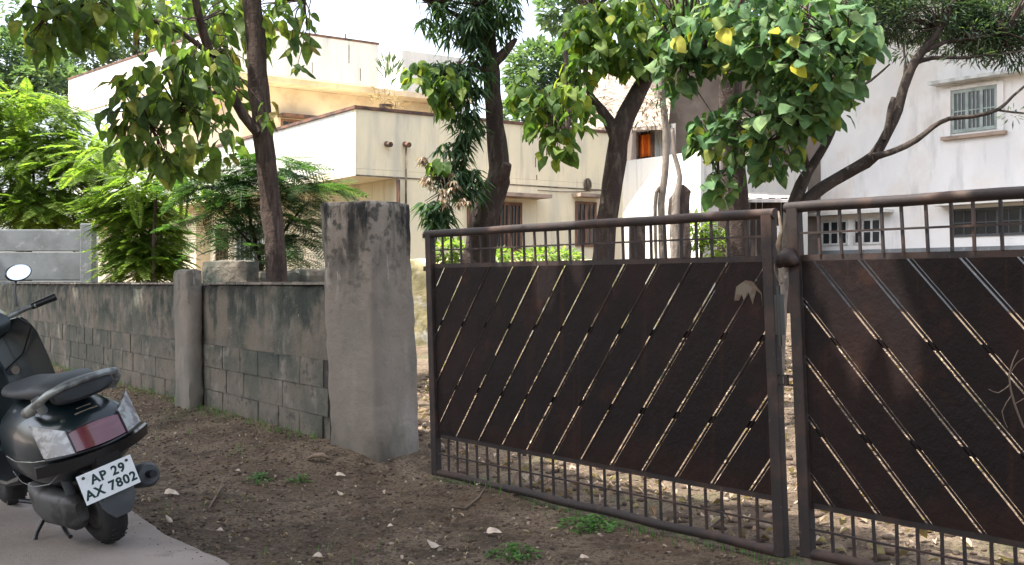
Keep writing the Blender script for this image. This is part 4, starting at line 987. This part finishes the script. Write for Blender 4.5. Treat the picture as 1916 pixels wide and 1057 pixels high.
road_tree('shade tree over the lane, close to the viewer on the left', -4.8, .6, 5.5, [(-2.4, 3.9, 5.5, 1.6, 1.6, .7, 2300), (-.8, 2.0, 5.5, 1.6, 1.6, .7, 2100), (-3.4, 1.6, 5.9, 1.9, 2.1, .9, 2000), (.8, .1, 5.6, 1.7, 1.7, .8, 1900), (-4.4, -1.6, 5.9, 2.4, 2.2, .9, 1500), (-1.4, -.6, 6.2, 1.9, 1.7, .8, 1500)])
road_tree('shade tree behind the viewer over the lane', 1.8, -5.5, 6, [(-.6, -3.2, 6.2, 2.8, 2.2, 1.0, 1600), (1.8, -5.0, 6.4, 2.8, 2.4, 1.0, 1500)])
t = thing('added_shade_tree', 'unseen tree added in the yard to shade the pale house, crown above the frame', 'tree', (4.0, 21, .5))  # added tree: out-of-view crown keeps the sun off the pale house
MB().tube([(4.0, 21, .2), (4.1, 21, 4), (4.3, 21.3, 8), (5, 21.8, 10)], [.22, .18, .14, .06], 12, wob=.25).build('trunk', M['bark_dark'], t, True)
mm = []
for cx, cy, cz, rx, ry, rz, n in ((6.6, 22.6, 10.0, 3.0, 2.6, 1.1, 3600), (8.6, 20.8, 9.4, 2.2, 2.4, 1.0, 2600), (4.4, 23.2, 9.8, 2.6, 2.0, 1.0, 2200), (5.0, 26.0, 10.0, 2.6, 2.0, 1.0, 2600)):
    for _ in range(n):
        rr = rnd_ball(); p = Vector((cx+rr.x*rx, cy+rr.y*ry, cz+rr.z*rz)); mm.append((0, orient(p, *spray(p, rr), random.uniform(.9, 1.8))))
merge('foliage', CLF, mm, M['leaf_t1'], t)

# ------------------------------------------------------------------ ground litter
def ico(s):
    t = (1+5**.5)/2
    v = np.array([(-1,t,0),(1,t,0),(-1,-t,0),(1,-t,0),(0,-1,t),(0,1,t),(0,-1,-t),(0,1,-t),(t,0,-1),(t,0,1),(-t,0,-1),(-t,0,1)])/1.9*s
    v = v*np.random.uniform(.75, 1.2, v.shape)*np.array([1, .8, .55])
    f = [(0,11,5),(0,5,1),(0,1,7),(0,7,10),(0,10,11),(1,5,9),(5,11,4),(11,10,2),(10,7,6),(7,1,8),(3,9,4),(3,4,2),(3,2,6),(3,6,8),(3,8,9),(4,9,5),(2,4,11),(6,2,10),(8,6,7),(9,8,1)]
    return v, f
ST = [ico(1) for _ in range(5)]
def on_road(x, y):
    for i in range(len(RE)-1):
        (x0, y0), (x1, y1) = RE[i], RE[i+1]
        if y0 <= y <= y1: return x < x0+(x1-x0)*(y-y0)/(y1-y0)
    return False
def scat(n, x0, x1, y0, y1, smin, smax, cond, pw=3):
    out = []
    while len(out) < n:
        x = random.uniform(x0, x1); y = random.uniform(y0, y1)
        if not cond(x, y): continue
        s_ = smin+(smax-smin)*random.random()**pw
        m = Matrix.Translation((x, y, ground_z(x, y)+s_*.15))@Matrix.Rotation(random.uniform(0, 6.28), 4, 'Z')@Matrix.Scale(s_, 4)
        out.append((random.randrange(5), m))
    return out
def spill(n):
    out = []
    for _ in range(n):
        i = random.randrange(1, 7); t = random.random(); p = Vector(RE[i]).lerp(Vector(RE[i+1]), t)+RO*abs(random.gauss(.0, .16)); s_ = random.uniform(.0012, .005)
        out.append((random.randrange(5), Matrix.Translation((p.x, p.y, .052))@Matrix.Rotation(random.uniform(0, 6.28), 4, 'Z')@Matrix.Scale(s_, 4)))
    return out
inv = lambda x, y: (x-GX)*GN.x+(y-GY)*GN.y
wdist = lambda x, y: (x-W0.x)*WN.x+(y-W0.y)*WN.y
front = lambda x, y: not on_road(x, y) and abs(x/y) < .5 and (inv(x, y) < 0.02 or wdist(x, y) > 0.05) and not (wdist(x, y) < .03 and x < -1)
back = lambda x, y: inv(x, y) > .05 and abs(x/y) < .5 and wdist(x, y) < -.4
o = merge('pebbles', ST, scat(21000, -4.8, 2.6, 3.9, 12, .0025, .017, front, 4)+spill(240), M['stone'], None); tag(o, 'small pebbles and grit scattered over the soil before the gate', 'pebbles')
o = merge('rubble', ST, scat(5000, -1, 6, 4.6, 15, .005, .05, back), M['stone'], None); tag(o, 'stones and rubble on the sunlit yard behind the gate', 'rubble')
DL = [bleaf(.07, .04, .9, .5), bleaf(.06, .03, -.8, .7), bleaf(.085, .045, 1.3, -.5), bleaf(.05, .035, .4, 1.0), bleaf(.06, .032, 1.6, .3)]
def litter(n, x0, x1, y0, y1, cond, sc=(.5, 1.2), lift=.012):
    out = []
    while len(out) < n:
        x = random.uniform(x0, x1); y = random.uniform(y0, y1)
        if not cond(x, y): continue
        p = Vector((x, y, ground_z(x, y)+lift)); a = random.uniform(0, 6.28)
        out.append((random.randrange(5), orient(p, (math.cos(a), math.sin(a), random.uniform(-.2, .3)), (random.uniform(-.5, .5), random.uniform(-.5, .5), 1), random.uniform(*sc))))
    return out
o = merge('leaf_litter', DL, litter(900, -4.8, 2.6, 3.9, 12, front, (.2, .5)), M['leaf_dry'], None); tag(o, 'tiny brown dry leaf scraps on the soil before the gate', 'leaf litter')
o = merge('leaf_litter', DL, litter(4200, -1, 6, 4.6, 15, back, (.35, 1.05), .015), M['leaf_dry'], None); tag(o, 'thick carpet of dry fallen leaves on the yard behind the gate', 'leaf litter')
tw = MB()
for _ in range(520):
    x = random.uniform(-4.5, 2.3); y = random.uniform(4, 11)
    if not front(x, y): continue
    z = ground_z(x, y)+.006; a = random.uniform(0, 6.28); L = random.uniform(.02, .11)
    tw.tube([(x, y, z), (x+L*.5*math.cos(a), y+L*.5*math.sin(a), z+.004), (x+L*math.cos(a+.4), y+L*math.sin(a+.4), z)], [.0014, .0018, .0008], 4, cap=False)
tag(tw.build('twig_litter', M['twig']), 'fine broken twigs strewn over the soil before the gate', 'twig litter', kind='stuff')
# a gentle fringe of grass blades at the wall base and along the gate
gb = [(np.array([(0, -.003, 0), (0, .003, 0), (.012, 0, .06)]), [(0, 1, 2)])]
mm = []
for _ in range(2600):
    k = random.random()
    if k < .4: s_ = random.uniform(.2, 9); q = W0+WD*s_+WN*abs(random.gauss(.06, .06))
    elif k < .6: s_ = random.uniform(0, 3); p_ = GP(s_, 0, random.gauss(0, .06)); q = Vector((p_.x, p_.y))
    else: q = Vector((random.uniform(-3.5, 1.6), random.uniform(4, 9)))
    if k >= .6 and (not front(q.x, q.y) or n3((q.x, q.y, 0), .9, 3) < .12): continue
    mm.append((0, Matrix.Translation((q.x, q.y, ground_z(q.x, q.y)))@Matrix.Rotation(random.uniform(0, 6.28), 4, 'Z')@Matrix.Scale(random.uniform(.3, 1.0), 4)))
o = merge('grass', gb, mm, M['weed'], None); tag(o, 'sparse short grass blades along the wall foot and gate', 'grass')

def gp(px, py, z=0.0):   # ground point under a pixel
    Y = F*(CAMZ-z)/(py-CY); x = (px-CX)/F*Y
    for _ in range(4):
        z = ground_z(x, Y); Y = F*(CAMZ-z)/(py-CY); x = (px-CX)/F*Y
    return Vector((x, Y, ground_z(x, Y)))
pale = [(307, 928, .085, 'large pale fallen leaf lying nearest the scooter tail'), (322, 983, .05, 'small pale leaf scrap by the corner of the road slab'), (418, 1000, .035, 'tiny white scrap on the soil right of the road slab edge'),
        (628, 898, .06, 'pale curled leaf beside the brown husk below the pillar'), (643, 930, .045, 'thin pale leaf just below the curled one under the pillar'), (735, 990, .03, 'small white chip on bare soil left of the ragged white leaf'),
        (910, 1003, .075, 'ragged white leaf with torn points, front centre of the soil'), (822, 1028, .065, 'two toned white and dark leaf left of the ragged white leaf'), (604, 1050, .05, 'pinkish pale leaf at the bottom edge left of centre'),
        (1085, 1050, .04, 'pale grey pebble like leaf at the bottom edge near the green weeds'), (1158, 968, .05, 'white scrap among the green weeds under the gate'), (450, 893, .035, 'small pale scrap left of the bright green tuft'),
        (590, 760, .05, 'pale flat leaf at the foot of the wall left of the pillar'), (498, 778, .05, 'small upright pale leaf at the wall foot')]
for i, (px, py, L, lab) in enumerate(pale):
    p = gp(px, py); v, f = bleaf(L, L*.6, [.5, -.5, .9][i % 3], [.3, -.3, .1][i % 3]); m = MB(); mt = orient(p+Vector((0, 0, .018)), (math.cos(i*2.1), .3*math.sin(i*2.1), random.uniform(.0, .3)), (.1, -.45, 1), 1)
    m.v = [tuple(mt@Vector(x)) for x in v]; m.f = f
    o = m.build('fallen_leaf', M['leaf_pale'], None, True); tag(o, lab, 'leaf', 'pale fallen leaves on the soil')
    o.location = p; o.data.transform(Matrix.Translation(-p)); s_ = o.modifiers.new('thick', 'SOLIDIFY'); s_.thickness = .0015
# brown husk
hp = gp(597, 888); m = MB(); m.tube([hp+Vector((-.085, .02, .015)), hp+Vector((-.03, 0, .04)), hp+Vector((.03, -.01, .045)), hp+Vector((.09, -.01, .012))], [.008, .03, .028, .006], 8, flat=.5)
tag(m.build('palm_husk', M['leaf_dry'], None, True), 'curved brown dry husk lying below the pillar foot', 'husk')
# twigs on the ground
for pl_, lab in (([(390, 955), (402, 935), (412, 918), (430, 905)], 'thin curved twig on the soil right of the scooter'), ([(845, 950), (870, 955), (895, 935), (908, 915)], 'bent bare root curving up near the gate bottom rail'), ([(1315, 1000), (1345, 975), (1362, 962)], 'short twig against the gate bottom rail')):
    tag(MB().tube([gp(*q)+Vector((0, 0, .01)) for q in pl_], [.006, .007, .006, .003][:len(pl_)], 6).build('twig', M['twig'], None, True), lab, 'twig')
# weeds
def weed(px, py, r, n, lab, L=.06, w=.35):
    p = gp(px, py); t = thing('weed', lab, 'plant', tuple(p)); vs = [bleaf(L, L*w, .2, .4), bleaf(L*.8, L*w, -.2, .2)]
    mats = []; st = MB()
    for _ in range(n):
        a = random.uniform(0, 6.28); rr = r*random.random()**.6; q = Vector((p.x+rr*math.cos(a), p.y+rr*math.sin(a)*1.4, 0)); q.z = ground_z(q.x, q.y)+random.uniform(.005, .055)*(1-.5*rr/r)
        mats.append((random.randrange(2), orient(q, (math.cos(a*3), math.sin(a*3), random.uniform(-.2, .6)), (0, 0, 1), random.uniform(.5, 1.1))))
        if _ % 5 == 0: st.tube([(q.x, q.y, ground_z(q.x, q.y)), tuple(q)], .0015, 4)
    merge('leaves', vs, mats, M['weed'], t); tag(st.build('stems', M['weed'], t), kind='stuff')
weed(482, 902, .075, 70, 'bright green weed tuft between scooter and pillar', .045)
weed(560, 905, .06, 40, 'dull green weed tuft beside the brown husk', .045)
weed(1105, 985, .15, 170, 'leafy green weed patch growing under the gate bottom rail', .055)
weed(962, 1040, .11, 130, 'green weed patch at the bottom edge of the soil, front centre', .045)
weed(895, 905, .07, 30, 'small weed sprig near the bent root by the gate corner', .04)
weed(198, 702, .18, 190, 'taller green weeds at the wall foot behind the scooter', .15, .3)
weed(450, 845, .12, 26, 'flat faint weed patch on the soil below the pilaster', .03)

# dry sprig caught on the right leaf
sp = thing('dry_sprig', 'pale dry sprig caught on the right gate leaf near the right edge', 'twig', tuple(at(1895, 720, 4.1)))
for q in ([(1916, 800, 4), (1898, 755, 4), (1888, 700, 3), (1905, 655, 2)], [(1890, 720, 3), (1868, 735, 2), (1850, 728, 1.5)], [(1893, 740, 3), (1875, 770, 2), (1885, 800, 1.5)], [(1890, 700, 2), (1902, 680, 2), (1916, 670, 1)], [(1898, 756, 2), (1925, 740, 2)]):
    limb('twig', sp, q, 3.95, M['twig'], 5)

# ------------------------------------------------------------------ scooter
SX, SY = -1.86, 5.2
sc = thing('scooter', 'dark parked scooter leaning on its stand, seen from behind with number plate', 'scooter', (SX, SY, .055), (R(-17), 0, R(133)))
sc.scale = (1.0, 1.05, 1.0)
def sec(x, w, z0, z1, p=2.6, n=24, topw=1.0):
    out = []
    for k in range(n):
        a = 2*PI*k/n; c, s = math.cos(a), math.sin(a)
        yy = w*math.copysign(abs(c)**(2/p), c); zz = (z0+z1)/2+(z1-z0)/2*math.copysign(abs(s)**(2/p), s)
        if s > 0: yy *= 1-(1-topw)*s
        out.append((x, yy, zz))
    return out
def S(m, name, mat, par=None, smooth=True, sharp=40, bevel=0): return m.build(name, mat, par or sc, smooth, local=True, sharp=sharp, bevel=bevel)
xr = lambda y, e=0: -.262-e+2.4*y*y
# rear body shell
S(MB().loft([sec(-.245, .07, .515, .60), sec(-.235, .105, .48, .635), sec(-.205, .15, .45, .665, topw=.9), sec(-.165, .188, .41, .69, topw=.85), sec(-.09, .212, .355, .71, topw=.8), sec(.05, .222, .315, .72, topw=.75),
             sec(.2, .212, .30, .72, topw=.75), sec(.35, .19, .29, .71, topw=.8), sec(.5, .165, .28, .68, topw=.85), sec(.58, .15, .28, .64)]), 'body_shell', M['s_paint'])
for sg in (1, -1): S(MB().tube([(-.21, sg*.145, .47), (-.12, sg*.207, .40), (.05, sg*.2235, .37), (.25, sg*.207, .36), (.45, sg*.172, .37)], .0022, 5), 'panel_seam', M['s_rail'])
# tail lamp: red centre, clear indicators
lens = lambda y0, y1, f0, f1, e: (lambda u, v: (xr(y0+(y1-y0)*u, e)+.42*(f0(y0+(y1-y0)*u)+(f1(y0+(y1-y0)*u)-f0(y0+(y1-y0)*u))*v-.58)*(1), y0+(y1-y0)*u, f0(y0+(y1-y0)*u)+(f1(y0+(y1-y0)*u)-f0(y0+(y1-y0)*u))*v))
S(MB().patch(lens(-.112, .112, lambda y: .528, lambda y: .622-1.2*y*y, .014), 12, 4, (.02, 0, 0)), 'tail_light', M['red_lens'])
for sg in (1, -1):
    S(MB().patch(lens(sg*.117, sg*.212, lambda y: .520+.04*abs(y), lambda y: .620+.55*(abs(y)-.115), .013), 8, 4, (.02, 0, 0)), 'indicator', M['clear_lens'])
    S(MB().tube([(xr(sg*.1145, .018)+.42*(z-.58), sg*.1145, z) for z in (.52, .57, .62)], .004, 6), 'lamp_trim', M['s_black'])
S(MB().tube([(xr(y, .014)-.02, y, .516+.02*abs(y)) for y in [-.215+.43*i/16 for i in range(17)]], .006, 6), 'lamp_trim', M['s_black'])
# black lip below lamps
S(MB().patch(lambda u, v: (xr(-.25+.5*u, .045)+.03*v, -.25+.5*u, .508-.055*v-.02*abs(u-.5)), 18, 3, (.03, 0, 0)), 'rear_lip', M['s_black'])
# badge
S(MB().box((-.20, -.05, .664), (-.17, .05, .672)), 'badge', M['chrome'], smooth=False)
S(MB().box((-.175, -.035, .678), (-.15, .03, .686)), 'badge', M['chrome'], smooth=False)
for sg in (1, -1): S(MB().tube([(-.19, sg*.20, .52), (-.05, sg*.220, .50), (.2, sg*.216, .47), (.45, sg*.178, .45)], .003, 6), 'side_trim', M['s_rail'])
# seat
S(MB().loft([sec(-.20, .06, .755, .79), sec(-.16, .11, .74, .815), sec(-.02, .14, .73, .825), sec(.14, .145, .73, .80), sec(.3, .135, .72, .775), sec(.48, .11, .70, .77), sec(.60, .07, .68, .75), sec(.63, .03, .69, .73)]), 'seat', M['s_seat'])
# grab rail
gpth = [(.06, .155, 0.700), (-.02, .178, 0.710), (-.10, .182, 0.730), (-.18, .172, 0.765), (-.245, .145, 0.800), (-.275, .09, 0.815), (-.283, 0, 0.820), (-.275, -.09, 0.815), (-.245, -.145, 0.800), (-.18, -.172, 0.765), (-.10, -.182, 0.730), (-.02, -.178, 0.710), (.06, -.155, 0.700)]
S(MB().tube(gpth, [.012, .024, .026, .019, .016, .016, .016, .016, .016, .019, .026, .024, .012], 10), 'grab_rail', M['s_rail'])
for sg in (1, -1): S(MB().tube([(-.16, sg*.172, .79), (-.17, sg*.165, .75), (-.15, sg*.15, .72)], [.018, .02, .02], 8), 'rail_bracket', M['s_rail'])
S(MB().loft([sec(-.265, .10, .745, .80), sec(-.25, .125, .73, .822), sec(-.20, .13, .72, .825), sec(-.15, .11, .72, .80)]), 'back_pad', M['s_seat'])
# under tail, mudguard, plate
S(MB().loft([sec(-.21, .10, .43, .50), sec(-.12, .13, .38, .50), (sec(.1, .13, .33, .5)), sec(.4, .12, .28, .45)]), 'under_tail', M['s_black'])
S(MB().patch(lambda u, v: ((lambda a: (-.245*math.cos(a)-.02, (v-.5)*.155*min(1, (u+.03)*5.5)**.5, .205+.245*math.sin(a)))(R(-6)+R(109)*u)), 14, 6, (.008, 0, -.004)), 'mudguard', M['s_grey'])
pm = MB(); pm.box((-.12, -.066, -.0015), (.12, .066, .0015))
plo = S(pm, 'number_plate', M['plate_white'], smooth=False, bevel=.001)
# plate frame: local x = to the viewer's right (scooter -y), y = up, z = backwards
PM = Matrix(((0, .20, -1, -.300), (-1, 0, 0, .03), (0, 1, .20, .365), (0, 0, 0, 1)))
def ortho(m):
    r = m.to_3x3(); x = r.col[0].normalized(); y = r.col[1].normalized(); z = x.cross(y); q = Matrix((x, y, z)).transposed().to_4x4(); q.translation = m.translation; return q
plo.matrix_local = ortho(PM)
def text(s, x, y, size, par):
    cu = bpy.data.curves.new('t', 'FONT'); cu.body = s; cu.size = size; cu.extrude = .0006; cu.offset = .0019; cu.align_x = 'CENTER'; cu.space_character = 1.12; cu.resolution_u = 3
    ob = bpy.data.objects.new('t', cu); C.objects.link(ob); bpy.context.view_layer.update()
    me = bpy.data.meshes.new_from_object(ob.evaluated_get(bpy.context.evaluated_depsgraph_get())); bpy.data.objects.remove(ob)
    me.materials.clear(); me.transform(Matrix.Translation((x, y, .0022))); return link('lettering', me, M['plate_ink'], par)
text('AP 29', .005, .010, .056, plo); text('AX 7802', .0, -.046, .056, plo); text('"', -.055, -.092, .035, plo)
for bx in (-.095, .095): S(MB().tube([(bx, .049, .001), (bx, .049, .005)], .007, 8), 'bolt', M['s_black'], plo)
S(MB().box((-.285, -.05, .40), (-.20, .05, .47)), 'plate_bracket', M['s_black'], smooth=False)
# wheels
def torus(cx, cz, R0, r0, cy=0):
    return MB().loft([[(cx+(R0+r0*1.0*math.cos(b))*math.cos(a), cy+r0*.98*math.sin(b), cz+(R0+r0*math.cos(b))*math.sin(a)) for b in [2*PI*k/14 for k in range(14)]] for a in [2*PI*i/36 for i in range(37)]], cap=False)
for nme, cx in (('rear_wheel', 0), ('front_wheel', 1.24)):
    w = S(MB().tube([(cx, -.045, .215), (cx, .045, .215)], .125, 24), nme, M['alloy'])
    S(torus(cx, .215, .158, .057), 'tyre', M['tyre'], w)
    S(MB().tube([(cx, -.07, .215), (cx, .07, .215)], .03, 12), 'hub', M['s_grey'], w)
    tr = MB()
    for i in range(36):
        a = 2*PI*i/36
        for sg in (1, -1):
            a2 = a+.06; rr = .2135
            tr.bar((cx+rr*math.cos(a), sg*.006, .215+rr*math.sin(a)), (cx+(rr-.007)*math.cos(a2), sg*.036, .215+(rr-.007)*math.sin(a2)), .006, .004)
    tag(S(tr, 'tread', M['tyre'], w, False), kind='stuff')
# engine and transmission on the left, exhaust on the right
def sec2(x, y0, y1, z0, z1, n=16):
    return [(x, (y0+y1)/2+(y1-y0)/2*math.copysign(abs(math.cos(a))**.6, math.cos(a)), (z0+z1)/2+(z1-z0)/2*math.copysign(abs(math.sin(a))**.6, math.sin(a))) for a in [2*PI*k/n for k in range(n)]]
S(MB().loft([sec2(-.09, .08, .13, .17, .26), sec2(-.05, .07, .16, .13, .30), sec2(.1, .07, .17, .13, .29), sec2(.25, .06, .175, .12, .29), sec2(.38, .05, .16, .13, .31), sec2(.42, .05, .12, .17, .28)]), 'transmission_cover', M['alloy'])
S(MB().loft([sec2(.0, -.06, .06, .26, .36), sec2(.2, -.1, .08, .18, .38), sec2(.42, -.09, .08, .18, .36)]), 'engine', M['s_black'])
S(MB().tube([(.36, -.12, .2), (.2, -.15, .2), (.12, -.165, .22), (-.17, -.18, .275), (-.19, -.18, .28)], [.018, .02, .052, .058, .045], 14), 'exhaust', M['s_grey'])
S(MB().tube([(-.188, -.18, .28), (-.235, -.183, .287)], .018, 10), 'exhaust_tip', M['s_black'])
S(MB().tube([(-.02, .1, .24), (-.05, .12, .38), (-.03, .13, .5)], .022, 10), 'shock_absorber', M['s_grey'])
S(MB().tube([(.95, -.2, 1.0), (.99, -.27, .93), (1.02, -.2, .80), (1.04, -.1, .74)], .005, 6), 'brake_cable', M['s_black'])
S(MB().tube([(.34, .10, .17), (.30, .20, .09), (.27, .285, -.035)], [.012, .011, .013], 8), 'side_stand', M['s_black'])
S(MB().tube([(.30, .09, .14), (.12, .13, .09), (.05, .14, .085)], .010, 8), 'centre_stand', M['s_black'])
S(MB().tube([(.38, .13, .20), (.44, .19, .23), (.44, .24, .24)], .012, 8), 'kick_lever', M['s_black'])
# footboard, leg shield, front
S(MB().loft([sec2(.50, -.15, .15, .27, .34), sec2(.62, -.175, .175, .255, .30), sec2(.90, -.185, .185, .255, .30), sec2(.98, -.18, .18, .28, .36)]), 'footboard', M['s_black'])
S(MB().patch(lambda u, v: (.955+.11*v**1.3+.10*(1-(abs(2*u-1))**2.2)*(1), (u-.5)*2*(.285+.03*math.sin(PI*min(1, v*.9)))*(1 if v < .85 else 1-5*(v-.85)**2), .30+.68*v), 16, 14, (.03, 0, 0)), 'leg_shield', M['s_paint'])
S(MB().loft([[(x_, y_, z_) for (_, y_, z_) in sec(0, w, z0, z1, 2.4, 20)] for x_, w, z0, z1 in ((.93, .10, .93, 1.03), (.96, .17, .91, 1.07), (1.02, .19, .90, 1.09), (1.10, .16, .90, 1.08), (1.16, .09, .92, 1.04))]), 'handlebar_cowl', M['s_paint'])
S(MB().loft([[(x_, y_, z_) for (_, y_, z_) in sec(0, w, z0, z1, 2.4, 20)] for x_, w, z0, z1 in ((1.06, .10, .35, .90), (1.14, .14, .38, .90), (1.22, .10, .42, .86), (1.26, .04, .5, .8))]), 'front_apron', M['s_paint'])
S(MB().loft([[(x_, y_, z_) for (_, y_, z_) in sec(0, w, z0, z1, 2.4, 16)] for x_, w, z0, z1 in ((1.155, .05, .94, 1.02), (1.185, .07, .93, 1.03), (1.195, .05, .95, 1.01))]), 'headlight', M['clear_lens'])
S(MB().tube([(.99, -.17, 1.01), (.95, -.26, 1.03), (.92, -.30, 1.035)], .014, 8), 'handlebar', M['s_rail']); S(MB().tube([(.99, .17, 1.01), (.95, .26, 1.03), (.92, .30, 1.035)], .014, 8), 'handlebar', M['s_rail'])
for sg in (1, -1):
    S(MB().tube([(.935, sg*.28, 1.033), (.905, sg*.36, 1.045), (.89, sg*.395, 1.05)], [.018, .019, .02], 10), 'grip', M['s_black'])
    S(MB().tube([(1.0, sg*.24, 1.02), (.97, sg*.33, 1.025), (.94, sg*.385, 1.03)], [.008, .007, .009], 6), 'brake_lever', M['s_rail'])
    S(MB().tube([(.97, sg*.225, 1.05), (.98, sg*.24, 1.13), (1.0, sg*.27, 1.19)], .006, 6), 'mirror_stem', M['s_black'])
    mc = Vector((.995, sg*.285, 1.215))
    ax = Vector((-math.cos(R(13)), 0, math.sin(R(13)))); ay = Vector((0, 1, 0)); az = Vector((math.sin(R(13)), 0, math.cos(R(13))))
    ring = lambda dx, r: [mc+ax*dx+ay*r*.064*math.cos(a)+az*r*.043*math.sin(a) for a in [2*PI*k/24 for k in range(24)]]
    S(MB().loft([ring(dx, q_) for dx, q_ in ((.014, .96), (.006, 1.05), (-.012, .95), (-.028, .5))]), 'mirror_housing', M['s_black'])
    S(MB().loft([ring(.0145, .93), ring(.0165, .92)]), 'mirror_glass', M['mirror'])
    S(MB().tube([(.945+.02, sg*.12, .74), (.93+.02, sg*.12, .74)], .022, 12), 'reflector', M['chrome'])
S(MB().patch(lambda u, v: ((lambda a: (1.24-.24*math.cos(a), (v-.5)*.13, .215+.24*math.sin(a)))(R(0)+R(125)*u)), 14, 4, (.0, 0, -.008)), 'front_mudguard', M['s_paint'])
for sg in (1, -1): S(MB().tube([(1.24, sg*.06, .22), (1.16, sg*.065, .45)], .015, 8), 'fork', M['s_grey'])
